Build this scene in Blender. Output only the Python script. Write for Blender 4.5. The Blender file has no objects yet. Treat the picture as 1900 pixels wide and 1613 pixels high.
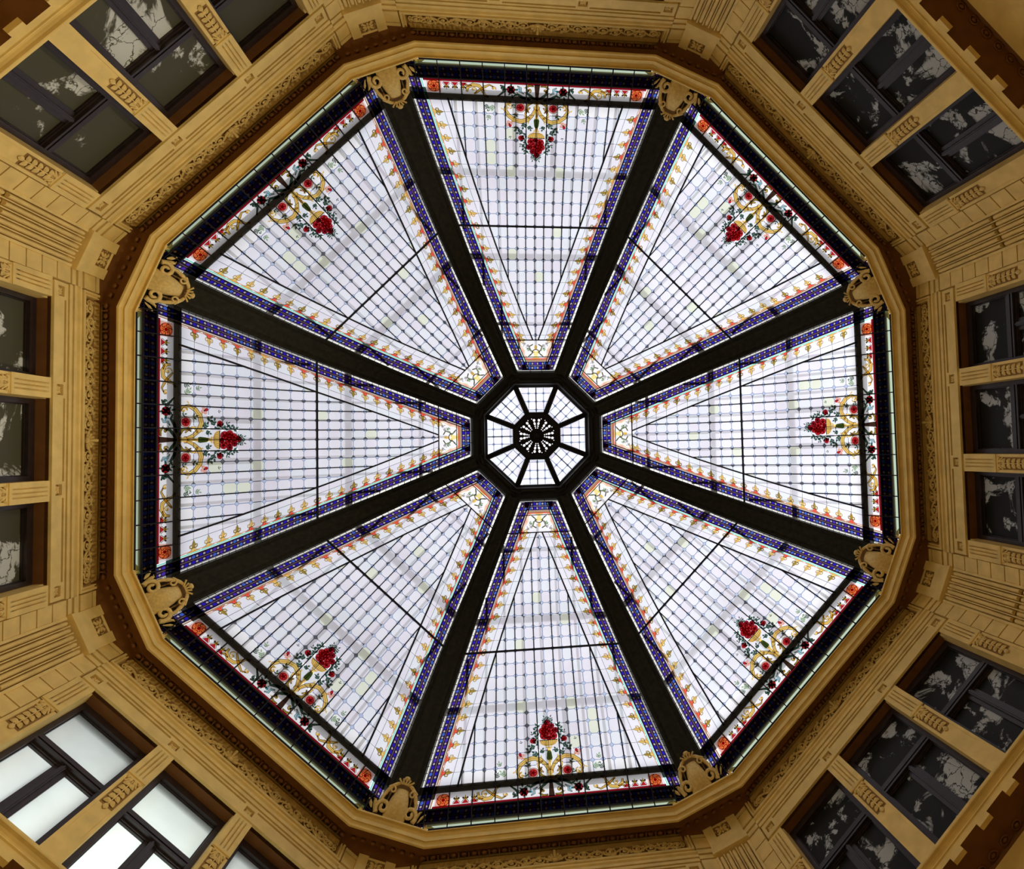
import bpy, bmesh, math, random
from mathutils import Vector, Matrix
random.seed(7)
PI = math.pi
scn = bpy.context.scene
COL = scn.collection
T22 = math.tan(PI/8)

# ------------------------------------------------------------------ camera
def rodrigues(w):
    th = math.sqrt(sum(c*c for c in w)); k = [c/th for c in w]
    K = Matrix(((0, -k[2], k[1]), (k[2], 0, -k[0]), (-k[1], k[0], 0)))
    return Matrix.Identity(3) + math.sin(th)*K + (1-math.cos(th))*(K @ K)
R = rodrigues((-0.05159951, -0.14762686, -0.02204912))
cam_d = bpy.data.cameras.new('camera')
cam = bpy.data.objects.new('camera', cam_d); COL.objects.link(cam)
M3 = Matrix((R[0], -R[1], -R[2])).transposed()
cam.matrix_world = Matrix.Translation((-0.49387303, 0.27581103, 0.0)) @ M3.to_4x4()
cam_d.sensor_width = 36.0; cam_d.lens = 1300/1900*36
cam_d.shift_x = -191.19/1900; cam_d.shift_y = -39.49/1900
cam_d.clip_start = 0.05; cam_d.clip_end = 200
scn.camera = cam

# ------------------------------------------------------------------ world, added lights, exposure
scn.view_settings.view_transform = 'Standard'
scn.view_settings.look = 'None'
scn.view_settings.exposure = 0.0
scn.view_settings.gamma = 1.0
scn.view_settings.use_curve_mapping = False
world = bpy.data.worlds.new('overcast_sky'); scn.world = world
world.use_nodes = True
wn = world.node_tree; wn.nodes.clear()
w_out = wn.nodes.new('ShaderNodeOutputWorld'); w_bg = wn.nodes.new('ShaderNodeBackground')
w_tc = wn.nodes.new('ShaderNodeTexCoord'); w_dot = wn.nodes.new('ShaderNodeVectorMath'); w_dot.operation = 'DOT_PRODUCT'
w_dot.inputs[1].default_value = Vector((0.93, -0.05, 0.36)).normalized()
w_map = wn.nodes.new('ShaderNodeMapRange')
w_map.inputs['From Min'].default_value = -0.3; w_map.inputs['From Max'].default_value = 0.9
w_map.inputs['To Min'].default_value = 0.86; w_map.inputs['To Max'].default_value = 1.55
w_bg.inputs['Color'].default_value = (0.95, 0.94, 1.0, 1)
wn.links.new(w_tc.outputs['Generated'], w_dot.inputs[0])
wn.links.new(w_dot.outputs['Value'], w_map.inputs['Value'])
wn.links.new(w_map.outputs['Result'], w_bg.inputs['Strength'])
wn.links.new(w_bg.outputs['Background'], w_out.inputs['Surface'])

# added unseen warm fill spots, each aimed across at the upper wall opposite
for ang, e in ((0, 150), (45, 380), (90, 800), (135, 900), (180, 150), (225, 150), (270, 100), (315, 110)):
    d = bpy.data.lights.new('wall_spotlight', 'SPOT'); d.energy = e; d.color = (1.0, 0.86, 0.56); d.shadow_soft_size = 0.15
    d.spot_size = math.radians(62); d.spot_blend = 0.7
    o = bpy.data.objects.new('wall_spotlight', d); COL.objects.link(o); a_ = math.radians(ang)
    o.location = (5.3*math.sin(a_), -5.3*math.cos(a_), 4.6)
    tgt = Vector((-5.9*math.sin(a_), 5.9*math.cos(a_), 8.3))
    o.rotation_euler = (tgt-o.location).to_track_quat('-Z', 'Y').to_euler()

# ------------------------------------------------------------------ materials
MATS = {}
def new_mat(name):
    m = bpy.data.materials.new(name); m.use_nodes = True; m.node_tree.nodes.clear()
    MATS[name] = m
    return m, m.node_tree
def solid(name, col, rough=0.6, metal=0.0, noise=0.12, scale=9.0, bump=0.0, spec=0.3, coord='Object'):
    m, nt = new_mat(name); N = nt.nodes; L = nt.links
    o = N.new('ShaderNodeOutputMaterial'); b = N.new('ShaderNodeBsdfPrincipled')
    b.inputs['Roughness'].default_value = rough; b.inputs['Metallic'].default_value = metal
    b.inputs['Specular IOR Level'].default_value = spec
    g = N.new('ShaderNodeNewGeometry'); n = N.new('ShaderNodeTexNoise'); n.inputs['Scale'].default_value = scale
    n.inputs['Detail'].default_value = 6
    L.new(g.outputs['Position'], n.inputs['Vector'])
    r = N.new('ShaderNodeMapRange'); r.inputs['From Min'].default_value = 0.3; r.inputs['From Max'].default_value = 0.7
    r.inputs['To Min'].default_value = 1-noise; r.inputs['To Max'].default_value = 1+noise
    L.new(n.outputs['Fac'], r.inputs['Value'])
    mx = N.new('ShaderNodeMix'); mx.data_type = 'RGBA'; mx.blend_type = 'MULTIPLY'; mx.inputs[0].default_value = 1
    mx.inputs[6].default_value = (*col, 1)
    L.new(r.outputs['Result'], mx.inputs[7]); L.new(mx.outputs[2], b.inputs['Base Color'])
    if bump:
        n2 = N.new('ShaderNodeTexNoise'); n2.inputs['Scale'].default_value = 160; n2.inputs['Detail'].default_value = 3
        L.new(g.outputs['Position'], n2.inputs['Vector'])
        bp = N.new('ShaderNodeBump'); bp.inputs['Strength'].default_value = bump; bp.inputs['Distance'].default_value = 0.01
        L.new(n2.outputs['Fac'], bp.inputs['Height']); L.new(bp.outputs['Normal'], b.inputs['Normal'])
    L.new(b.outputs['BSDF'], o.inputs['Surface'])
    return m
def glass(name, col, clear=0.3, noise=0.06, scale=3.0):
    m, nt = new_mat(name); N = nt.nodes; L = nt.links
    o = N.new('ShaderNodeOutputMaterial')
    t = N.new('ShaderNodeBsdfTransparent'); d = N.new('ShaderNodeBsdfTranslucent'); mix = N.new('ShaderNodeMixShader')
    g = N.new('ShaderNodeNewGeometry'); n = N.new('ShaderNodeTexNoise'); n.inputs['Scale'].default_value = scale; n.inputs['Detail'].default_value = 4
    L.new(g.outputs['Position'], n.inputs['Vector'])
    r = N.new('ShaderNodeMapRange'); r.inputs['From Min'].default_value = 0.3; r.inputs['From Max'].default_value = 0.7
    r.inputs['To Min'].default_value = 1-noise; r.inputs['To Max'].default_value = 1.0
    L.new(n.outputs['Fac'], r.inputs['Value'])
    mx = N.new('ShaderNodeMix'); mx.data_type = 'RGBA'; mx.blend_type = 'MULTIPLY'; mx.inputs[0].default_value = 1
    mx.inputs[6].default_value = (*col, 1)
    L.new(r.outputs['Result'], mx.inputs[7])
    L.new(mx.outputs[2], t.inputs['Color']); L.new(mx.outputs[2], d.inputs['Color'])
    mix.inputs['Fac'].default_value = 1-clear
    L.new(t.outputs[0], mix.inputs[1]); L.new(d.outputs[0], mix.inputs[2]); L.new(mix.outputs[0], o.inputs['Surface'])
    return m
def patchy_glass(name, dark, light, amount, scale):
    # dark reflecting window glass, pale patches paint in sky reflections and flaking film
    m, nt = new_mat(name); N = nt.nodes; L = nt.links
    o = N.new('ShaderNodeOutputMaterial'); b = N.new('ShaderNodeBsdfPrincipled')
    b.inputs['Roughness'].default_value = 0.4; b.inputs['Specular IOR Level'].default_value = 0.15
    g = N.new('ShaderNodeNewGeometry')
    n = N.new('ShaderNodeTexNoise'); n.inputs['Scale'].default_value = scale; n.inputs['Detail'].default_value = 9
    n.inputs['Roughness'].default_value = 0.62; n.inputs['Distortion'].default_value = 0.7
    L.new(g.outputs['Position'], n.inputs['Vector'])
    r1 = N.new('ShaderNodeMapRange'); r1.inputs['From Min'].default_value = amount; r1.inputs['From Max'].default_value = amount+0.035
    L.new(n.outputs['Fac'], r1.inputs['Value'])
    v = N.new('ShaderNodeTexVoronoi'); v.feature = 'DISTANCE_TO_EDGE'; v.inputs['Scale'].default_value = 5.5
    nd = N.new('ShaderNodeTexNoise'); nd.inputs['Scale'].default_value = 6; nd.inputs['Detail'].default_value = 5
    L.new(g.outputs['Position'], nd.inputs['Vector'])
    ad = N.new('ShaderNodeMix'); ad.data_type = 'RGBA'; ad.blend_type = 'MIX'; ad.inputs[0].default_value = 0.25
    L.new(g.outputs['Position'], ad.inputs[6]); L.new(nd.outputs['Color'], ad.inputs[7]); L.new(ad.outputs[2], v.inputs['Vector'])
    r2 = N.new('ShaderNodeMapRange'); r2.inputs['From Min'].default_value = 0.01; r2.inputs['From Max'].default_value = 0.035
    L.new(v.outputs['Distance'], r2.inputs['Value'])
    mu = N.new('ShaderNodeMath'); mu.operation = 'MULTIPLY'
    L.new(r1.outputs['Result'], mu.inputs[0]); L.new(r2.outputs['Result'], mu.inputs[1])
    mx = N.new('ShaderNodeMix'); mx.data_type = 'RGBA'
    mx.inputs[6].default_value = (*dark, 1); mx.inputs[7].default_value = (*light, 1)
    L.new(mu.outputs[0], mx.inputs[0]); L.new(mx.outputs[2], b.inputs['Base Color'])
    L.new(b.outputs['BSDF'], o.inputs['Surface'])
    return m

solid('plaster', (0.90, 0.67, 0.25), 0.7, noise=0.10, scale=5, bump=0.12)
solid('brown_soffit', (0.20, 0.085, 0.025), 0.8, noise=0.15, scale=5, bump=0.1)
solid('plaster_relief', (0.88, 0.65, 0.25), 0.7, noise=0.15, scale=30)
solid('brown_ground', (0.34, 0.19, 0.055), 0.8, noise=0.15, scale=20)  # darker plaster for carved recesses, their shade put into the colour
solid('iron', (0.012, 0.010, 0.006), 0.6, noise=0.2, scale=6, spec=0.2)
solid('rib_iron', (0.020, 0.018, 0.009), 0.7, noise=0.35, scale=14, spec=0.2)
solid('lead', (0.012, 0.010, 0.014), 0.5, noise=0.1, spec=0.2)
solid('outer_steel', (0.55, 0.53, 0.52), 0.6)
solid('curb', (0.05, 0.045, 0.045), 0.8)
solid('window_wood', (0.030, 0.020, 0.020), 0.35, noise=0.25, scale=12, spec=0.5)
solid('floor_stone', (0.45, 0.38, 0.28), 0.5)
glass('glass_clear', (0.93, 0.93, 0.97), 0.26)
glass('glass_lilac', (0.90, 0.88, 0.94), 0.26)
glass('glass_cool', (0.90, 0.94, 0.97), 0.26)
glass('glass_lime', (0.86, 0.91, 0.74), 0.30)
glass('glass_white', (0.97, 0.97, 0.95), 0.35)
glass('glass_edge', (1.0, 1.0, 0.88), 0.95)
glass('glass_edge_dull', (0.42, 0.52, 0.38), 0.9)
glass('glass_slate', (0.42, 0.50, 0.64), 0.9)
glass('glass_line', (0.24, 0.28, 0.40), 0.9)
glass('glass_navy', (0.020, 0.012, 0.040), 0.9)
glass('glass_blue', (0.022, 0.014, 0.38), 0.9)
glass('glass_azure', (0.05, 0.12, 0.48), 0.9)
glass('glass_violet', (0.07, 0.03, 0.36), 0.9)
glass('glass_leafgrey', (0.42, 0.38, 0.36), 0.9)
glass('glass_tan', (0.40, 0.24, 0.14), 0.9)
glass('glass_teal', (0.28, 0.72, 0.58), 0.9)
glass('glass_gold', (0.92, 0.62, 0.16), 0.9)
glass('glass_ochre', (0.46, 0.32, 0.05), 0.9)
glass('glass_yellow', (1.0, 0.86, 0.35), 0.9)
glass('glass_orange', (0.95, 0.36, 0.12), 0.9)
glass('glass_red', (0.50, 0.022, 0.028), 0.9)
glass('glass_scarlet', (0.90, 0.13, 0.07), 0.9)
glass('glass_crimson', (0.30, 0.010, 0.020), 0.9)
glass('glass_salmon', (0.95, 0.50, 0.40), 0.9)
glass('glass_green', (0.06, 0.13, 0.09), 0.9)
glass('glass_sage', (0.38, 0.55, 0.34), 0.9)
glass('glass_skyblue', (0.45, 0.78, 0.92), 0.9)
glass('paint_dark', (0.05, 0.025, 0.015), 0.9)
glass('frosted_pane', (0.93, 1.0, 0.93), 0.0, noise=0.10, scale=2.5)
patchy_glass('film_pane_left', (0.085, 0.085, 0.055), (0.72, 0.76, 0.76), 0.54, 1.2)
patchy_glass('film_pane_right', (0.014, 0.014, 0.010), (0.50, 0.55, 0.60), 0.53, 1.9)

# ------------------------------------------------------------------ mesh helpers
class MB:
    def __init__(s): s.v = []; s.f = []; s.m = []; s.names = []
    def mi(s, mat):
        if mat not in s.names: s.names.append(mat)
        return s.names.index(mat)
    def poly(s, pts, mat):
        i = len(s.v); s.v += [Vector(p) for p in pts]; s.f.append(tuple(range(i, i+len(pts)))); s.m.append(s.mi(mat))
    def box(s, x0, x1, r0, r1, z0, z1, mat):      # in side coordinates: s, r, z
        a = [P(x, r, z) for z in (z0, z1) for r in (r0, r1) for x in (x0, x1)]
        for q in ((0, 1, 3, 2), (4, 6, 7, 5), (0, 4, 5, 1), (2, 3, 7, 6), (0, 2, 6, 4), (1, 5, 7, 3)):
            s.poly([a[j] for j in q], mat)
    def grid(s, rows, mat, close=False):
        i = len(s.v); n = len(rows[0])
        for r_ in rows: s.v += [Vector(p) for p in r_]
        m = s.mi(mat)
        for a in range(len(rows)-1):
            for b in range(n if close else n-1):
                c = (b+1) % n
                s.f.append((i+a*n+b, i+a*n+c, i+(a+1)*n+c, i+(a+1)*n+b)); s.m.append(m)
    def tube(s, pts, rad, mat, sides=6, up=Vector((0.3, 0.2, 1)), flat=1.0):
        pts = [Vector(p) for p in pts]; rows = []
        for i, p in enumerate(pts):
            d = (pts[min(i+1, len(pts)-1)] - pts[max(i-1, 0)]).normalized()
            a = d.cross(up)
            if a.length < 1e-4: a = d.cross(Vector((1, 0, 0)))
            a.normalize(); b = d.cross(a).normalized()
            r = rad(i/(len(pts)-1)) if callable(rad) else rad
            rows.append([p + a*(r*math.cos(2*PI*k/sides)) + b*(r*flat*math.sin(2*PI*k/sides)) for k in range(sides)])
        s.grid(rows, mat, True)
        s.poly(rows[0][::-1], mat); s.poly(rows[-1], mat)
    def blob(s, c, ax, ay, az, mat, n=8, m=5):    # ellipsoid with half axis vectors
        c = Vector(c); rows = []
        for i in range(m+1):
            t = PI*i/m
            rows.append([c + ax*(math.sin(t)*math.cos(2*PI*k/n)) + ay*(math.sin(t)*math.sin(2*PI*k/n)) + az*math.cos(t) for k in range(n)])
        s.grid(rows, mat, True)
    def mesh(s, name, org=Vector((0, 0, 0)), smooth=False):
        me = bpy.data.meshes.new(name)
        me.from_pydata([tuple(p-org) for p in s.v], [], s.f)
        for n in s.names: me.materials.append(MATS[n])
        me.polygons.foreach_set('material_index', s.m)
        if smooth:
            me.polygons.foreach_set('use_smooth', [True]*len(me.polygons))
        me.validate(); me.update()
        return me
def P(s, r, z): return Vector((s, -r, z))
def link(name, me, parent=None, loc=None, rot=None, kind=None):
    o = bpy.data.objects.new(name, me); COL.objects.link(o)
    if parent: o.parent = parent
    if loc is not None: o.location = loc
    if rot is not None: o.rotation_euler = rot
    if kind: o['kind'] = kind
    return o
def empty(name, loc=(0, 0, 0), rz=0.0):
    o = bpy.data.objects.new(name, None); COL.objects.link(o); o.location = loc; o.rotation_euler = (0, 0, rz)
    o.empty_display_size = 0.2
    return o
def copy_tree(o, parent=None):
    c = o.copy(); COL.objects.link(c); c.parent = parent
    for ch in list(o.children): copy_tree(ch, c)
    return c
def tag(o, label, cat, group=None):
    o['label'] = label; o['category'] = cat
    if group: o['group'] = group
def place(root, base, ang):
    root.location = Matrix.Rotation(ang, 3, 'Z') @ Vector(base); root.rotation_euler = (0, 0, ang)

# ------------------------------------------------------------------ dome profile (r, z) along arc a
NODES = [(5.47, 10.15), (5.36, 10.35), (5.13, 10.73), (4.40, 11.83), (3.80, 12.5), (3.05, 13.0), (2.2, 13.25), (1.16, 13.3)]
def _dense():
    p = NODES; q = [(2*p[0][0]-p[1][0], 2*p[0][1]-p[1][1])] + p + [(2*p[-1][0]-p[-2][0], 2*p[-1][1]-p[-2][1])]
    out = []
    for i in range(1, len(q)-2):
        for j in range(40):
            t = j/40
            out.append(tuple(.5*((2*q[i][c]) + (-q[i-1][c]+q[i+1][c])*t + (2*q[i-1][c]-5*q[i][c]+4*q[i+1][c]-q[i+2][c])*t*t + (-q[i-1][c]+3*q[i][c]-3*q[i+1][c]+q[i+2][c])*t**3) for c in (0, 1)))
    out.append(p[-1]); return out
DP = _dense(); ARC = [0.0]
for i in range(1, len(DP)): ARC.append(ARC[-1]+math.hypot(DP[i][0]-DP[i-1][0], DP[i][1]-DP[i-1][1]))
AEND = ARC[-1]
import bisect
def prof(a):
    i = min(max(bisect.bisect(ARC, a)-1, 0), len(DP)-2)
    t = (a-ARC[i])/(ARC[i+1]-ARC[i])
    r = DP[i][0]*(1-t)+DP[i+1][0]*t; z = DP[i][1]*(1-t)+DP[i+1][1]*t
    i0 = max(i-4, 0); i1 = min(i+5, len(DP)-1)
    dr = DP[i1][0]-DP[i0][0]; dz = DP[i1][1]-DP[i0][1]; l = math.hypot(dr, dz)
    return r, z, -dz/l, dr/l
def G(a, s, h=0.0):            # point on the glass: arc a, sideways s, h towards the room
    r, z, nr, nz = prof(a)
    return P(s, r+nr*h, z+nz*h)
def lerp(x, xs, ys):
    if x <= xs[0]: return ys[0]
    for i in range(len(xs)-1):
        if x <= xs[i+1]: return ys[i]+(ys[i+1]-ys[i])*(x-xs[i])/(xs[i+1]-xs[i])
    return ys[-1]
def ribw(a): return lerp(a, [0, .35, 1.3, 2.95, 5.07, 5.73], [.25, .247, .227, .212, .165, .148])
def se(a): return prof(a)[0]*T22 - ribw(a)
ROWS = [.640, .872, 1.098, 1.325, 1.560, 1.795, 2.027, 2.260, 2.492, 2.721, 2.950, 3.155, 3.367, 3.582, 3.790, 3.993, 4.198, 4.402, 4.600, 4.795, 4.985, 5.074]
DC = 0.1625

def clip(poly, f):             # keep f(p) >= 0, p = (a, s)
    out = []
    for i in range(len(poly)):
        p, q = poly[i], poly[(i+1) % len(poly)]; fp, fq = f(p), f(q)
        if fp >= 0: out.append(p)
        if (fp >= 0) != (fq >= 0):
            t = fp/(fp-fq); out.append((p[0]+(q[0]-p[0])*t, p[1]+(q[1]-p[1])*t))
    return out
def area(p): return abs(sum(p[i][0]*p[(i+1) % len(p)][1]-p[(i+1) % len(p)][0]*p[i][1] for i in range(len(p))))/2
def octo(a0, a1, s0, s1, g=0.006, c=0.036):
    a0 += g; a1 -= g; s0 += g; s1 -= g; k = c*0.30
    return [(a0+c, s0), (a1-c, s0), (a1-c+k*1.9, s0+k*.9), (a1-k*.9, s0+c-k*1.9), (a1, s0+c), (a1, s1-c), (a1-k*.9, s1-c+k*1.9), (a1-c+k*1.9, s1-k*.9), (a1-c, s1), (a0+c, s1), (a0+c-k*1.9, s1-k*.9), (a0+k*.9, s1-c+k*1.9), (a0, s1-c), (a0, s0+c), (a0+k*.9, s0+c-k*1.9), (a0+c-k*1.9, s0+k*.9)]
class GB(MB):                  # builder that draws on the glass surface
    def gp(s, pts, mat, h=0.0): s.poly([G(a, x, h) for a, x in pts], mat)
    def strip(s, pts, w, mat, h=0.004):   # flat stroke
        L, Rr = [], []
        n = len(pts)
        for i in range(n):
            p = pts[max(i-1, 0)]; q = pts[min(i+1, n-1)]; da, ds = q[0]-p[0], q[1]-p[1]; l = math.hypot(da, ds) or 1
            ww = (w(i/(n-1)) if callable(w) else w)/2
            L.append(G(pts[i][0]-ds/l*ww, pts[i][1]+da/l*ww, h)); Rr.append(G(pts[i][0]+ds/l*ww, pts[i][1]-da/l*ww, h))
        s.grid([L, Rr], mat)
    def bar(s, pts, w, mat, h0=-0.012, h1=0.018):   # solid bar
        rows = []; n = len(pts)
        for i in range(n):
            p = pts[max(i-1, 0)]; q = pts[min(i+1, n-1)]; da, ds = q[0]-p[0], q[1]-p[1]; l = math.hypot(da, ds) or 1
            x = ds/l*w/2; y = da/l*w/2; a, b = pts[i]
            rows.append([G(a-x, b+y, h0), G(a+x, b-y, h0), G(a+x, b-y, h1), G(a-x, b+y, h1)])
        s.grid(rows, mat, True); s.poly(rows[0], mat); s.poly(rows[-1][::-1], mat)
    def disc(s, a, x, ra, rs, mat, h=0.006, n=12, rot=0.0, wob=0.0, lobes=5):
        pts = []
        for k in range(n):
            t = 2*PI*k/n; q = 1+wob*math.cos(lobes*t)
            u, v = ra*q*math.cos(t), rs*q*math.sin(t)
            pts.append((a+u*math.cos(rot)-v*math.sin(rot), x+u*math.sin(rot)+v*math.cos(rot)))
        s.gp(pts, mat, h)
    def mosaic(s, f, a0, a1, x0, x1, ground, inner, ra=.42, rx=.42, h=0.0, n=8):
        # f maps (u, v) in a cell onto (a, s); a ground with one rounded piece let in
        ca, cx = (a0+a1)/2, (x0+x1)/2; da, dx = (a1-a0)/2, (x1-x0)/2
        out, inn = [], []
        for k in range(n):
            t = 2*PI*k/n; c, d = math.cos(t), math.sin(t); q = max(abs(c), abs(d))
            out.append(f(ca+da*c/q, cx+dx*d/q)); inn.append(f(ca+da*2*ra*c, cx+dx*2*rx*d))
        for k in range(n):
            j = (k+1) % n; s.gp([out[k], out[j], inn[j], inn[k]], ground, h)
        s.gp(inn, inner, h)
    def leaf(s, a, x, ang, ln, wd, mat, h=0.006):
        u, v = math.cos(ang), math.sin(ang)
        s.gp([(a+u*ln*t - v*wd*k, x+v*ln*t + u*wd*k) for t, k in ((0, 0), (.25, .42), (.55, .5), (1, 0), (.55, -.5), (.25, -.42))], mat, h)
def line(a0, s0, a1, s1, n=10): return [(a0+(a1-a0)*i/n, s0+(s1-s0)*i/n) for i in range(n+1)]
def spiral(a, s, r0, r1, t0, t1, n=18):
    return [(a+(r0+(r1-r0)*i/n)*math.cos(t0+(t1-t0)*i/n), s+(r0+(r1-r0)*i/n)*math.sin(t0+(t1-t0)*i/n)) for i in range(n+1)]

# ------------------------------------------------------------------ large structure: walls, soffit, mouldings, floor
SIDES = ['north', 'northeast', 'east', 'southeast', 'south', 'southwest', 'west', 'northwest']
WB = Vector((0, 0, 0))
def bpy_box(name, parent, x0, x1, r0, r1, z0, z1, mat, kind=None):
    b = MB(); b.box(x0, x1, r0, r1, z0, z1, mat); return link(name, b.mesh(name), parent, kind=kind)
def sweep16(profile, mats, full=True, k_only=None):
    """profile of (r, z); the path is eight long sides and eight short ones across the corners"""
    b = MB(); rows = []
    for r, z in profile:
        row = []
        rs = r+0.245; s = (rs-r*math.cos(PI/8))/math.sin(PI/8)
        for k in range(8):
            rot = Matrix.Rotation(k*PI/4, 3, 'Z')
            row.append(rot @ P(-s, r, z)); row.append(rot @ P(s, r, z))
        rows.append(row)
    for i in range(len(rows)-1):
        b.grid([rows[i], rows[i+1]], mats[i] if isinstance(mats, list) else mats, True)
    return b
SOFF = [(5.585, 10.01), (5.63, 10.035), (5.70, 10.045), (5.715, 10.08), (5.80, 10.115), (5.81, 10.225), (6.20, 10.24), (6.30, 10.30)]
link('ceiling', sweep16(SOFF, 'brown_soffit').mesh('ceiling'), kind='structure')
RING = [(5.62, 10.04), (5.592, 9.985), (5.567, 9.983), (5.563, 9.99), (5.560, 10.028), (5.556, 10.031), (5.552, 10.044), (5.534, 10.050), (5.522, 10.038), (5.518, 10.036), (5.512, 10.058), (5.509, 10.095), (5.513, 10.128), (5.520, 10.146), (5.516, 10.156), (5.500, 10.168), (5.470, 10.166), (5.452, 10.150), (5.447, 10.146), (5.444, 10.150), (5.442, 10.176), (5.455, 10.182), (5.62, 10.19), (5.75, 10.19)]
link('trim_1', sweep16(RING, 'plaster').mesh('trim_1'), kind='structure')
link('trim_2', sweep16([(5.70, 10.19), (6.15, 10.25), (6.15, 10.42), (6.5, 10.42), (6.5, 10.25)], 'curb').mesh('trim_2'), kind='structure')
# lower cornice, below the windows
LOWC = [(6.05, 6.56), (5.52, 6.56), (5.50, 6.545), (5.50, 6.52), (5.505, 6.51), (5.535, 6.505), (5.555, 6.49), (5.567, 6.47), (5.567, 6.458), (5.545, 6.456), (5.545, 6.445), (5.56, 6.44), (5.56, 6.372)]
link('trim_3', sweep16(LOWC, 'plaster').mesh('trim_3'), kind='structure')
link('trim_4', sweep16([(5.56, 6.372), (5.94, 6.372), (5.95, 6.33)], 'brown_soffit').mesh('trim_4'), kind='structure')
fb = MB(); fb.poly([Matrix.Rotation(k*PI/4, 3, 'Z') @ P(-6.2*T22, 6.2, -1.6) for k in range(8)], 'floor_stone')
link('floor', fb.mesh('floor'), kind='structure')

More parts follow.
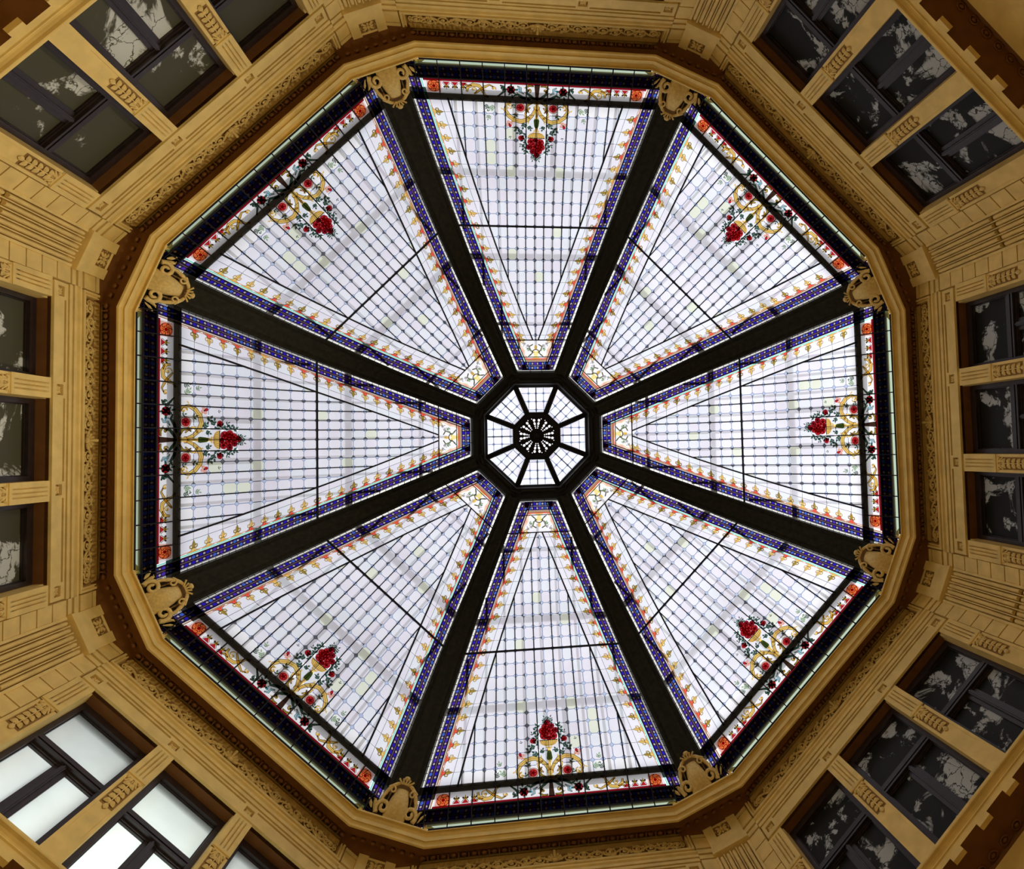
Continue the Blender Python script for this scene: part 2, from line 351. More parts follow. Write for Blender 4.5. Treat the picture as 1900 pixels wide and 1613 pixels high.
RW_ = 5.95
WIN = [-1.214, 0.0, 1.214]; HW = 0.487
def build_wall():
    b = MB()
    hs = lambda r: r*T22
    b.poly([P(-hs(RW_), RW_, -1.6), P(hs(RW_), RW_, -1.6), P(hs(RW_), RW_, 6.35), P(-hs(RW_), RW_, 6.35)], 'plaster')
    r = 5.97; h = 2.26
    xs = [-h]+[v for w in WIN for v in (w-HW, w+HW)]+[h]
    for i in range(0, 8, 2):
        b.poly([P(xs[i], r, 6.3), P(xs[i+1], r, 6.3), P(xs[i+1], r, 9.24), P(xs[i], r, 9.24)], 'plaster')
    b.poly([P(-h, r, 9.24), P(h, r, 9.24), P(h, r, 10.32), P(-h, r, 10.32)], 'plaster')
    for w in WIN:
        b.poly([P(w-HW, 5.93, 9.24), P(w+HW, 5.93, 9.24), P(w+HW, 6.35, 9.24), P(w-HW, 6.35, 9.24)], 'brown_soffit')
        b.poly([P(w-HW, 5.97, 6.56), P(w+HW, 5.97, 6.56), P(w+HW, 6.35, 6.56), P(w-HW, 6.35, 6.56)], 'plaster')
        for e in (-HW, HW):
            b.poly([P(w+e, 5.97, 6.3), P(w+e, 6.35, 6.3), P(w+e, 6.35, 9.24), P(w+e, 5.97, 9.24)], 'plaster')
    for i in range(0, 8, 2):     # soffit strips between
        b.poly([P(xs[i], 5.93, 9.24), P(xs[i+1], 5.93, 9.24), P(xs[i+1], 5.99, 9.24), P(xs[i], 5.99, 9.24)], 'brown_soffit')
    root = link('wall_north', b.mesh('wall'), kind='structure')
    # fascia with sunk slots and rosette squares
    b = MB(); F = 5.895
    RS = [-1.82, -.607, .607, 1.82]
    b.box(-1.93, 1.93, F, 5.97, 9.24, 9.315, 'plaster')
    ed = [-1.93]+[v for x in RS for v in (x-.065, x+.065)]+[1.93]
    for i in range(0, 10, 2): b.box(ed[i], ed[i+1], F, 5.97, 9.315, 9.435, 'plaster')
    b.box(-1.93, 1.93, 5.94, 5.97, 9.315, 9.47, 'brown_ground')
    e2 = [-1.93]+[v for i in range(3) for v in (RS[i]+.10, RS[i+1]-.10)]+[1.93]
    for i in range(0, 8, 2): b.box(e2[i], e2[i+1], F, 5.97, 9.435, 9.475, 'plaster')
    b.box(-1.93, 1.93, F, 5.97, 9.472, 9.505, 'plaster')
    link('fascia', b.mesh('fascia'), root)
    b = MB(); b.grid([[P(x, r, z) for x in (-1.94, 1.94)] for r, z in ((5.97, 9.525), (5.885, 9.525), (5.88, 9.55), (5.885, 9.585), (5.97, 9.59))], 'plaster'); link('fillet', b.mesh('fillet'), root)
    b = MB(); b.grid([[P(x, r, z) for x in (-1.945, 1.945)] for r, z in ((5.97, 9.605), (5.875, 9.605), (5.87, 9.63), (5.875, 9.662), (5.92, 9.67))], 'plaster'); link('fillet', b.mesh('fillet'), root)
    b = MB(); b.grid([[P(x, r, z) for x in (-1.95, 1.95)] for r, z in ((5.92, 9.67), (5.89, 9.685), (5.862, 9.70), (5.855, 9.72), (5.875, 9.735), (5.895, 9.745), (5.91, 9.765), (5.97, 9.77))], 'plaster'); link('moulding', b.mesh('moulding'), root)
    # frame round the carved frieze
    b = MB()
    def frame(x, z0, z1, w, f, back, mat='plaster'):
        for u in ((-x, -x+w, z0, z1), (x-w, x, z0, z1), (-x+w, x-w, z0, z0+w), (-x+w, x-w, z1-w, z1)):
            b.box(u[0], u[1], f, back, u[2], u[3], mat)
    frame(1.93, 9.78, 10.21, .03, 5.865, 5.97); frame(1.90, 9.81, 10.18, .018, 5.895, 5.97); frame(1.882, 9.828, 10.155, .016, 5.875, 5.97)
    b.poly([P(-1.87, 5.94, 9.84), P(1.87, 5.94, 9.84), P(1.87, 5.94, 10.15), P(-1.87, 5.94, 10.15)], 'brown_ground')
    b.poly([P(-1.95, 5.965, 9.50), P(1.95, 5.965, 9.50), P(1.95, 5.965, 9.70), P(-1.95, 5.965, 9.70)], 'plaster')
    link('frieze_frame', b.mesh('frieze_frame'), root)
    # carved scrolling foliage
    b = MB(); rnd = random.Random(3); zc = 9.985; rf = 5.925
    def Q(x, z, h): return P(x, rf-h, z)
    n = 9
    for sg in (-1, 1):
        wave = [Q(sg*(.10+.19*n*i/80), zc+.055*math.sin(PI*n*i/80), .012) for i in range(81)]
        b.tube(wave, .016, 'plaster_relief', 6)
        for i in range(n):
            cx = sg*(.20+i*.19); d = 1 if i % 2 else -1; cz = zc+d*.012
            R_ = .088 if i < n-1 else .07
            pts = []
            for j in range(22):
                t = j/21; a_ = -d*PI/2+sg*d*t*3.3*PI; q = R_*(1-t*.78)
                pts.append(Q(cx+q*math.cos(a_), cz+q*math.sin(a_), .014+.012*t))
            b.tube(pts, lambda t: .015*(1-.45*t), 'plaster_relief', 6)
            b.blob(Q(cx, cz, .018), Vector((.024, 0, 0)), Vector((0, 0, .024)), Vector((0, .022, 0)), 'plaster_relief', 7, 4)
            for j in range(9):
                a_ = rnd.uniform(0, 2*PI); q = R_*rnd.uniform(.75, 1.25); lx, lz = math.cos(a_), math.sin(a_)
                u = Vector((lx, 0, lz))*rnd.uniform(.022, .036); v = Vector((-lz, 0, lx))*rnd.uniform(.010, .015)
                c = Q(cx+q*lx, min(max(cz+q*lz, zc-.115), zc+.115), .012); b.blob(c, u, v, Vector((0, .02, 0)), 'plaster_relief', 6, 4)
        for j in range(3):       # palmette at the end
            x0 = sg*1.78; b.tube([Q(x0+sg*.01*i, zc+(.02+.03*j)*math.sin(i/5*PI)*(1 if j != 1 else -1), .012) for i in range(6)], .010, 'plaster_relief', 5)
    for j in range(7):           # central palmette
        a_ = PI/2+(j-3)*.42; b.tube([Q(.11*t*math.cos(a_), zc-.05+.16*t*math.sin(a_), .014+.05*t*(j == 3)) for t in (0, .35, .7, 1)], lambda t: .014+.010*t, 'plaster_relief', 6)
    b.blob(Q(0, zc-.05, .03), Vector((.05, 0, 0)), Vector((0, 0, .035)), Vector((0, .03, 0)), 'plaster_relief')
    link('carved_frieze', b.mesh('carved_frieze', smooth=True), root)
    # rosettes
    b = MB()
    for j in range(4):
        a_ = PI/4+j*PI/2; u = Vector((math.cos(a_), 0, math.sin(a_)))*.030; v = Vector((-math.sin(a_), 0, math.cos(a_)))*.016
        b.blob(u*1.15, u, v, Vector((0, .016, 0)), 'plaster_relief', 6, 4)
        a_ += PI/4; u = Vector((math.cos(a_), 0, math.sin(a_)))*.022; v = Vector((-math.sin(a_), 0, math.cos(a_)))*.010
        b.blob(u*1.6, u, v, Vector((0, .012, 0)), 'plaster_relief', 6, 4)
    b.blob(Vector((0, .006, 0)), Vector((.014, 0, 0)), Vector((0, 0, .014)), Vector((0, .014, 0)), 'plaster_relief', 6, 4)
    me = b.mesh('rosette', smooth=True)
    for x in RS: link('rosette', me, root, P(x, 5.925, 9.375))
    # eggs of the soffit
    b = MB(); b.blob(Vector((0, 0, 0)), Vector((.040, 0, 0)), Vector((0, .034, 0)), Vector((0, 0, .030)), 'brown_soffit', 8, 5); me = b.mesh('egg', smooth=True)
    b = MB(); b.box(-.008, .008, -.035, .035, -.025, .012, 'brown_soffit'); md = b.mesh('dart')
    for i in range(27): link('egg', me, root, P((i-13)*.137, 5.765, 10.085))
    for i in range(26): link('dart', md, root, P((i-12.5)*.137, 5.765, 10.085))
    # stone courses beside the corner pilasters
    Z = [6.56, 6.83, 7.09, 7.362, 7.634, 7.906, 8.178, 8.45, 8.722, 8.994, 9.271, 9.54]
    def block(h):
        b = MB(); w, f = .125, .030; y0, y1 = -.07, 0.0
        A = [Vector((x, y, z)) for z in (f*.4, h-f*.4) for x, y in ((-w, y0), (w, y0))]
        fr = [Vector((-w+.004, y1, .010)), Vector((w-.004, y1, .010)), Vector((w-.004, y1, h-.010)), Vector((-w+.004, y1, h-.010))]
        bk = [A[0], A[1], A[3], A[2]]
        b.poly(fr, 'plaster')
        for i in range(4): b.poly([bk[i], bk[(i+1) % 4], fr[(i+1) % 4], fr[i]], 'plaster')
        return b.mesh('stone_block')
    hs_ = {}
    b = MB()
    for sg in (-1, 1): b.poly([P(sg*1.96, 5.95, 6.5), P(sg*2.19, 5.95, 6.5), P(sg*2.19, 5.95, 10.3), P(sg*1.96, 5.95, 10.3)], 'plaster')
    link('joint_bed', b.mesh('joint_bed'), root)
    for sg in (-1, 1):
        for i in range(len(Z)-1):
            h = round(Z[i+1]-Z[i], 3); hs_.setdefault(h, None)
            if hs_[h] is None: hs_[h] = block(h)
            link('stone_block', hs_[h], root, P(sg*2.075, 5.885, Z[i]))
        for z0, z1 in ((9.79, 10.045), (10.05, 10.26)):
            h = round(z1-z0, 3)
            if h not in hs_: hs_[h] = block(h)
            link('stone_block', hs_[h], root, P(sg*2.075, 5.875, z0))
        b = MB(); b.grid([[P(sg*x, r, z) for x in (1.945, 2.24)] for r, z in ((5.97, 9.555), (5.88, 9.555), (5.872, 9.60), (5.88, 9.635), (5.97, 9.645), (5.97, 9.66), (5.87, 9.662), (5.862, 9.70), (5.862, 9.735), (5.885, 9.755), (5.89, 9.775), (5.97, 9.78))], 'plaster')
        link('moulding', b.mesh('moulding'), root)
    # window piers
    def pier():
        p = empty('pier')
        b = MB(); b.box(-.121, .121, 5.90, 6.16, 6.56, 8.50, 'plaster')
        for u in ((-.121, -.085), (.085, .121)): b.box(u[0], u[1], 5.888, 5.90, 6.7, 8.49, 'plaster')
        b.box(-.085, .085, 5.888, 5.90, 6.70, 7.42, 'plaster'); b.box(-.121, .121, 5.888, 5.90, 8.47, 8.50, 'plaster')
        link('shaft', b.mesh('shaft'), p)
        b = MB(); PR = [(8.50, 5.875), (8.53, 5.868), (8.62, 5.868), (8.95, 5.862), (9.04, 5.855), (9.09, 5.845), (9.115, 5.843), (9.125, 5.86)]
        gx = [-.121, -.058, -.040, -.009, .009, .040, .058, .121]
        for i in range(7):
            rec = i % 2 == 1; rows = []
            for z, r in PR:
                rr = r+(.028 if rec and 8.60 < z < 9.05 else 0); rows.append([P(gx[i], rr, z), P(gx[i+1], rr, z)])
            b.grid(rows, 'plaster')
            if rec:
                for x in (gx[i], gx[i+1]): b.poly([P(x, 5.866, 8.62), P(x, 5.896, 8.62), P(x, 5.885, 9.04), P(x, 5.855, 9.04)], 'plaster')
        for sx in (-.121, .121): b.poly([P(sx, r, z) for z, r in PR]+[P(sx, 6.16, 9.125), P(sx, 6.16, 8.50)], 'plaster')
        b.poly([P(-.121, 5.86, 9.125), P(.121, 5.86, 9.125), P(.121, 6.16, 9.125), P(-.121, 6.16, 9.125)], 'plaster')
        b.poly([P(-.121, 5.875, 8.50), P(.121, 5.875, 8.50), P(.121, 6.0, 8.50), P(-.121, 6.0, 8.50)], 'plaster')
        link('console', b.mesh('console'), p)
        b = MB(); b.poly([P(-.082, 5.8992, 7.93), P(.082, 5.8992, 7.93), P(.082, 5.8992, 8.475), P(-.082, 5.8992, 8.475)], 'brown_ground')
        for sg in (-1, 1):
            b.tube([P(sg*(.02+.012*i), 5.885-.01*math.sin(i), 8.44-.012*i) for i in range(6)], lambda t: .016-.006*t, 'plaster_relief', 6)
            b.blob(P(sg*.075, 5.885, 8.445), Vector((.020, 0, 0)), Vector((0, 0, .022)), Vector((0, .02, 0)), 'plaster_relief', 6, 4)
            b.blob(P(sg*.03, 5.885, 8.41), Vector((.020, 0, .012)), Vector((-.010, 0, .022)), Vector((0, .02, 0)), 'plaster_relief', 6, 4)
        b.tube([P(0, 5.888, z) for z in (8.44, 8.3, 8.15, 8.0, 7.92)], .007, 'plaster_relief', 5)
        link('garland', b.mesh('garland', smooth=True), p)
        return p
    b = MB()                    # one leaf of the hanging garland
    rows = []
    for i in range(6):
        t = i/5; w = .030*math.sin(PI*(.10+.85*t)); rows.append([P(-w, -.004, -.085*t+.01), P(-w*.5, -.022*math.sin(PI*t)-.006, -.085*t+.01), P(0, -.012*math.sin(PI*t), -.085*t+.01), P(w*.5, -.022*math.sin(PI*t)-.006, -.085*t+.01), P(w, -.004, -.085*t+.01)])
    b.grid(rows, 'plaster_relief'); lf = b.mesh('leaf', smooth=True)
    def leaf_obj(par, x, z, ry):
        o = link('leaf', lf, par, P(x, 5.893, z), (0, ry, 0)); return o
    p0 = pier()
    for j in range(5):
        z = 8.385-j*.092
        leaf_obj(p0, -.012, z, .75); leaf_obj(p0, .012, z, -.75)
    leaf_obj(p0, 0, 7.95, 0)
    for i, x in enumerate(RS):
        p = p0 if i == 0 else copy_tree(p0, root)
        p.parent = root; p.location = (x, 0, 0)
    # dentils under the lower cornice
    b = MB(); b.box(-.078, .078, 5.556, 5.61, 6.318, 6.376, 'plaster'); me = b.mesh('dentil')
    for i in range(11): link('dentil', me, root, P((i-5)*.412, 0, 0))
    b = MB()
    for q in (.050, ): b.grid([[Vector(((q+.010*math.cos(t*PI/3))*math.cos(j*PI/8), (q*.8+.010*math.cos(t*PI/3))*math.sin(j*PI/8), .010*math.sin(t*PI/3))) for t in range(7)] for j in range(17)], 'brown_soffit')
    b.blob(Vector((0, 0, 0)), Vector((.032, 0, 0)), Vector((0, .026, 0)), Vector((0, 0, .016)), 'brown_soffit', 8, 4)
    me = b.mesh('egg_low', smooth=True)
    for i in range(25): link('egg', me, root, P((i-12)*.186, 5.885, 6.365))
    return root
wall0 = build_wall()
def rename(o, new):
    o.name = new
for k in range(8):
    w = wall0 if k == 0 else copy_tree(wall0)
    w.name = 'wall_'+SIDES[k]; w.rotation_euler = (0, 0, k*PI/4)

# windows
def build_window(pane_mat):
    t = empty('window_1')
    b = MB(); r0, r1 = 6.085, 6.19; m = 'window_wood'
    b.box(-HW, -.424, r0, r1, 6.56, 9.24, m); b.box(.424, HW, r0, r1, 6.56, 9.24, m)
    b.box(-.424, .424, r0, r1, 9.13, 9.24, m); b.box(-.424, .424, r0, r1, 6.56, 6.70, m)
    link('window_frame', b.mesh('window_frame'), t)
    b = MB(); b.box(-.424, .424, 6.11, r1, 8.25, 8.455, m); b.box(-.424, .424, 6.07, 6.11, 8.275, 8.305, m); b.box(-.424, .424, 6.075, 6.11, 8.335, 8.385, m)
    link('transom', b.mesh('transom'), t)
    b = MB(); b.box(-.070, .070, 6.12, r1, 6.70, 8.25, m); b.box(-.028, .028, 6.09, 6.12, 6.70, 8.27, m); b.box(-.010, .010, 6.08, 6.09, 6.70, 8.27, m)
    link('mullion', b.mesh('mullion'), t)
    for x0, x1, z0, z1 in ((-.424, .424, 8.455, 9.13), (-.424, -.07, 6.70, 8.25), (.07, .424, 6.70, 8.25)):
        b = MB(); b.poly([P(x0, 6.15, z0), P(x1, 6.15, z0), P(x1, 6.15, z1), P(x0, 6.15, z1)], pane_mat)
        if pane_mat == 'frosted_pane':
            pass
        link('glass_pane', b.mesh('glass_pane'), t)
        b = MB()
        for u in ((x0, x0+.012, z0, z1), (x1-.012, x1, z0, z1), (x0, x1, z0, z0+.012), (x0, x1, z1-.012, z1)): b.box(u[0], u[1], 6.125, 6.15, u[2], u[3], m)
        link('glazing_bead', b.mesh('glazing_bead'), t)
    return t
protos = {}
wn_ = 0
for k in range(8):
    mat = 'frosted_pane' if k == 5 else ('film_pane_left' if k in (6, 7) else 'film_pane_right')
    for x in WIN:
        if mat not in protos: o = protos[mat] = build_window(mat)
        else: o = copy_tree(protos[mat])
        wn_ += 1; o.name = 'window_%d' % wn_
        rot = Matrix.Rotation(k*PI/4, 3, 'Z'); o.location = rot @ Vector((x, 0, 0)); o.rotation_euler = (0, 0, k*PI/4); o['kind'] = 'structure'
# added unseen area light that brightens the frosted windows from behind
d_ = bpy.data.lights.new('room_lamp', 'AREA'); d_.shape = 'RECTANGLE'; d_.size = 4.4; d_.size_y = 0.5; d_.energy = 27; d_.color = (0.93, 1.0, 0.95)
o_ = bpy.data.objects.new('room_lamp', d_); COL.objects.link(o_)
rot = Matrix.Rotation(5*PI/4, 3, 'Z'); c_ = rot @ P(0, 7.3, 7.2); q_ = (rot @ P(0, 6.15, 7.6))-c_
o_.location = c_; o_.rotation_euler = q_.to_track_quat('-Z', 'X').to_euler()
# added unseen box outside frosted windows, shades the upper edge of the glass
b = MB(); b.box(-2.4, 2.4, 6.24, 7.6, 8.99, 9.45, 'curb'); e_ = link('roof_eaves', b.mesh('roof_eaves')); e_.rotation_euler = (0, 0, 5*PI/4); e_['kind'] = 'structure'

# ------------------------------------------------------------------ corner pilasters
def build_pilaster():
    B0 = P(0, 6.3, 6.56); root = empty('fluted_pilaster', B0)
    def part(name, b, smooth=False): return link(name, b.mesh(name, B0, smooth), root)
    b = MB(); b.box(-.255, .255, 6.320, 6.46, 6.56, 9.52, 'plaster')
    for i in range(6):
        x = (i-2.5)*.092; b.box(x-.007, x+.007, 6.240, 6.33, 6.56, 9.50, 'plaster')
    for sg in (-1, 1): b.box(sg*.246-.010, sg*.246+.010, 6.24, 6.33, 6.56, 9.5, 'plaster')
    part('shaft', b)
    for i in range(5):
        x = (i-2)*.092
        for z0, z1 in ((6.56, 8.055), (8.135, 9.485)):
            b = MB(); rows = []
            zs = [z0]+[z1-.033+.033*math.sin(t*PI/8) for t in range(5)] if z0 > 8 else [z0, z1]
            for j, z in enumerate(zs):
                q = 1 if (z0 < 8 or j == 0) else max(math.cos((j-1)*PI/8), .05)
                rows.append([P(x+.029*q*math.cos(PI*t/6), 6.280-.050*q*math.sin(PI*t/6), z) for t in range(7)])
            b.grid(rows, 'plaster')
            if z0 < 8: b.poly(rows[-1], 'plaster')
            else: b.poly(rows[0][::-1], 'plaster')
            part('reed', b, True)
    b = MB(); F = 6.20
    b.box(-.268, .268, F, 6.46, 9.54, 9.66, 'plaster')
    b.box(-.255, -.118, F, 6.46, 9.66, 10.235, 'plaster'); b.box(.118, .255, F, 6.46, 9.66, 10.235, 'plaster')
    b.box(-.118, .118, F, 6.46, 9.66, 9.835, 'plaster')
    b.poly([P(-.118, F, 10.235), P(.118, F, 10.235), P(.118, F, 10.175), P(-.118, F, 10.175)], 'plaster')
    b.poly([P(-.118, F, 10.175), P(.118, F, 10.175), P(.118, 6.232, 10.10), P(-.118, 6.232, 10.10)], 'plaster')
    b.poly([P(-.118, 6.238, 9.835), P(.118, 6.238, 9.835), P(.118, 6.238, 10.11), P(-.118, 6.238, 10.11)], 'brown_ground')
    part('capital_block', b)
    b = MB(); c = P(0, 6.225, 9.97)
    for j in range(8):
        a_ = j*PI/4; L = .062 if j % 2 else .048
        u = Vector((math.cos(a_), 0, math.sin(a_))); v = Vector((-u.z, 0, u.x))
        b.blob(c+u*(.05 if j % 2 == 0 else .068), u*L*.75, v*.020, Vector((0, .018, 0)), 'plaster_relief', 7, 4)
        b.tube([c+u*.095+v*(.022*math.cos(t))+u*(.014*math.sin(t)) for t in (0, .8, 1.6, 2.4, 3.2)], .007, 'plaster_relief', 5)
    b.blob(c+Vector((0, .008, 0)), Vector((.022, 0, 0)), Vector((0, 0, .022)), Vector((0, .018, 0)), 'plaster_relief', 7, 4)
    part('rosette', b, True)
    b = MB(); b.blob(Vector((0, 0, 0)), Vector((.040, 0, 0)), Vector((0, .034, 0)), Vector((0, 0, .030)), 'brown_soffit', 8, 5); me = b.mesh('egg', smooth=True)
    for i in range(7): link('egg', me, root, P((i-3)*.137, 6.01, 10.085)-B0)
    b = MB(); b.box(-.56, .56, 6.045, 6.45, 10.13, 10.25, 'brown_soffit'); b.box(-.275, .275, 6.12, 6.3, 10.18, 10.245, 'plaster'); part('abacus', b)
    return root, B0
PLAB = ['between the top wall and upper right windows', 'between the upper right and right-hand windows', 'between the right-hand and lower right windows',
        'between the lower right windows and bottom wall', 'between the bottom wall and bright frosted windows', 'between the bright frosted and left-hand windows',
        'between the left-hand and upper left windows', 'between the upper left windows and top wall']
p0, pb = build_pilaster()
for k in range(8):
    p = p0 if k == 0 else copy_tree(p0)
    place(p, pb, (k+.5)*PI/4); tag(p, 'ochre reeded pilaster '+PLAB[k], 'pilaster', 'reeded corner pilasters of the octagonal hall')

# ------------------------------------------------------------------ stained glass dome panels
def build_panel():
    B0 = G(0, 0); root = empty('stained_glass_panel', B0)
    rnd = random.Random(11)
    def part(name, b, parent=None, kind=None, label=None, smooth=False):
        o = link(name, b.mesh(name, B0, smooth), parent or root)
        if kind: o['kind'] = kind
        if label: o['label'] = label
        return o
    tints = ['glass_clear']*5+['glass_lilac']*4+['glass_cool']*4+['glass_lime']
    OFF = .535
    # --- octagonal panes of the field
    ncol = 10
    latt = GB()
    for i in range(len(ROWS)-1):
        a0, a1 = ROWS[i], ROWS[i+1]
        for c in range(-ncol, ncol):
            s0, s1 = c*DC, (c+1)*DC
            lim0, lim1 = se(a0)-OFF-.012, se(a1)-OFF-.012
            f = lambda p: (lim0+(lim1-lim0)*(p[0]-a0)/(a1-a0))-abs(p[1])
            pl = octo(a0, a1, s0, s1, c=min(.038, (a1-a0)*.3))
            if s0 >= 0: q = clip(pl, lambda p: (lim0+(lim1-lim0)*(p[0]-a0)/(a1-a0))-p[1])
            else: q = clip(pl, lambda p: (lim0+(lim1-lim0)*(p[0]-a0)/(a1-a0))+p[1])
            if len(q) < 3 or area(q) < .0008: continue
            b = GB(); mat = rnd.choice(tints)
            if i == 0: mat = 'glass_white'
            b.gp(q, mat); part('glass_pane', b)
    # lattice: thin blue lines and small diamonds
    for i, a in enumerate(ROWS[1:-1]):
        lim = se(a)-OFF
        for c in range(-ncol, ncol):
            u0, u1 = max(c*DC+.040, -lim), min((c+1)*DC-.040, lim)
            if u1-u0 > .01: latt.strip([(a, u0), (a, u1)], .012, 'glass_line', 0.001)
        for c in range(-ncol, ncol+1):
            s = c*DC
            if abs(s) > lim+.03: continue
            if (a < 1.2 and abs(s) < .45) or (a < 1.6 and abs(s) < .2): continue
            q = .041; pl = [(a-q, s), (a, s+q), (a+q, s), (a, s-q)]
            pl = clip(pl, lambda p: se(p[0])-OFF-abs(p[1]))
            if len(pl) < 3: continue
            latt.gp(pl, 'glass_slate', .0015)
            q = .041
            for (u, v), (w, x) in (((-q, 0), (0, q)), ((0, q), (q, 0)), ((q, 0), (0, -q)), ((0, -q), (-q, 0))):
                if abs(s) < lim-.04: latt.strip([(a+u, s+v), (a+w, s+x)], .006, 'glass_line', .003)
    for c in range(-ncol, ncol+1, 2):
        s = c*DC
        a_hi = 5.07
        while a_hi > .7 and se(a_hi)-OFF < abs(s): a_hi -= .02
        for i in range(len(ROWS)-1):
            u0, u1 = ROWS[i]+.038, min(ROWS[i+1]-.038, a_hi)
            if u1-u0 > .01: latt.strip([(u0, s), (u1, s)], .013, 'glass_line', 0.001)
    part('lattice', latt, kind='stuff')
    # --- outer zone between the leads: white glass behind the painted ornament
    xs = [-(ncol-.0)*DC+DC*0]+[(2*j+1)*DC for j in range(-6, 6)]
    xs = [(2*j+1)*DC for j in range(-6, 6)]
    for j in range(len(xs)-1):
        s0, s1 = xs[j], xs[j+1]
        pl = [(.335, s0+.004), (.64, s0+.004), (.64, s1-.004), (.335, s1-.004)]
        pl = clip(pl, lambda p: se(p[0])-.25-p[1]); pl = clip(pl, lambda p: se(p[0])-.25+p[1]) if len(pl) > 2 else pl
        if len(pl) > 2 and area(pl) > .002: b = GB(); b.gp(pl, 'glass_white'); part('glass_pane', b)
    # --- pale strip of edge panes: along the outer end, both long sides and the inner end
    se0 = se(.06)
    xe = [-1.75]+[x for x in xs if abs(x) < 1.6]+[1.75]
    for j in range(len(xe)-1):
        b = GB(); b.gp([(.052, xe[j]+.010), (.128, xe[j]+.010), (.128, xe[j+1]-.010), (.052, xe[j+1]-.010)], 'glass_edge_dull'); part('edge_pane', b, label='dull green edge pane')
    a = .14
    while a < 5.66:
        a1 = min(a+.108, 5.69)
        for sg in (-1, 1):
            b = GB(); b.gp([(a+.003, sg*(se(a)-.004)), (a1-.003, sg*(se(a1)-.004)), (a1-.003, sg*(se(a1)-.044)), (a+.003, sg*(se(a)-.044))], 'glass_edge'); part('edge_pane', b)
        a = a1
    si = se(5.67)
    for x0, x1 in ((-si+.02, -.115), (-.10, .10), (.115, si-.02)):
        b = GB(); b.gp([(5.655, x0), (5.70, x0), (5.70, x1), (5.655, x1)], 'glass_edge'); part('edge_pane', b)
    # --- dark blue border of leaves
    for sg in (-1, 1):
        b = GB()
        n = 60; aa = [.09+(5.64-.09)*i/n for i in range(n+1)]
        f = lambda a, o: (a, sg*(se(a)-o))
        for i in range(51): b.strip([f(.14+.108*i, .002), f(.14+.108*i, .046)], .009, 'lead', .002)
        a = .09
        while a < 5.53:
            for o0, o1 in ((.050, .125), (.129, .203)):
                m = rnd.choice(['glass_blue', 'glass_blue', 'glass_azure', 'glass_violet'])
                b.mosaic(f, a, a+.066, o0, o1, 'glass_navy', m, .43, .30)
                b.mosaic(f, a+.066, a+.108, o0, o1, 'glass_navy', 'glass_leafgrey', .42, .20)
            a += .108
        b.gp([f(a, .05), f(5.64, .05), f(5.64, .203), f(a, .203)], 'glass_navy')
        b.strip([(a, sg*(se(a)-.127)) for a in aa], .006, 'glass_tan', .0005)
        b.strip([(a, sg*(se(a)-.204)) for a in aa], .012, 'lead', .004)
        b.strip([(a, sg*(se(a)-.044)) for a in aa], .008, 'lead', .004)
        b.strip([(a, sg*(se(a)-.228)) for a in aa], .024, 'glass_teal' if sg < 0 else 'glass_tan', .002)
        part('leaf_border', b, kind='stuff')
    b = GB()
    sa = lambda a: se(a)-.05
    n = 34
    for i in range(n):
        for a0, a1 in ((.145, .228), (.232, .315)):
            f = lambda a, u: (a, sa(a)*u)
            u0, u1 = -1+2*i/n, -1+2*(i+1)/n; um = u0+(u1-u0)*.62
            b.mosaic(f, a0, a1, u0, um, 'glass_navy', rnd.choice(['glass_blue', 'glass_violet', 'glass_azure']), .38, .46)
            b.mosaic(f, a0, a1, um, u1, 'glass_navy', 'glass_leafgrey', .26, .42)
    b.strip(line(.230, -sa(.23), .230, sa(.23), 20), .006, 'glass_tan', .0005)
    part('leaf_border', b, kind='stuff')
    b = GB(); s5 = lambda a: se(a)-.2
    f = lambda a, u: (a, (s5(a)+.1*(a-5.485)/.16)*u)
    for i in range(5):
        for a0, a1 in ((5.487, 5.565), (5.567, 5.645)):
            u0, u1 = -1+.4*i, -.6+.4*i; um = u0+.26
            b.mosaic(f, a0, a1, u0, um, 'glass_navy', rnd.choice(['glass_blue', 'glass_azure', 'glass_violet']), .36, .46)
            b.mosaic(f, a0, a1, um, u1, 'glass_navy', 'glass_leafgrey', .26, .42)
    part('leaf_border', b, kind='stuff')
    # --- panes of the side bands, one pair per row, and the gold finials between them
    RR = ROWS[:]
    for i in range(len(RR)-1):
        a0, a1 = RR[i], RR[i+1]
        for sg in (-1, 1):
            for o0, o1 in ((.243, .418), (.424, .522)):
                g = .004
                pl = [(a0+g, sg*(se(a0)-o0)), (a1-g, sg*(se(a1)-o0)), (a1-g, sg*max(se(a1)-o1, 0)), (a0+g, sg*max(se(a0)-o1, 0))]
                b = GB(); b.gp(pl, rnd.choice(tints[:-1]+['glass_cool'])); part('side_pane', b)
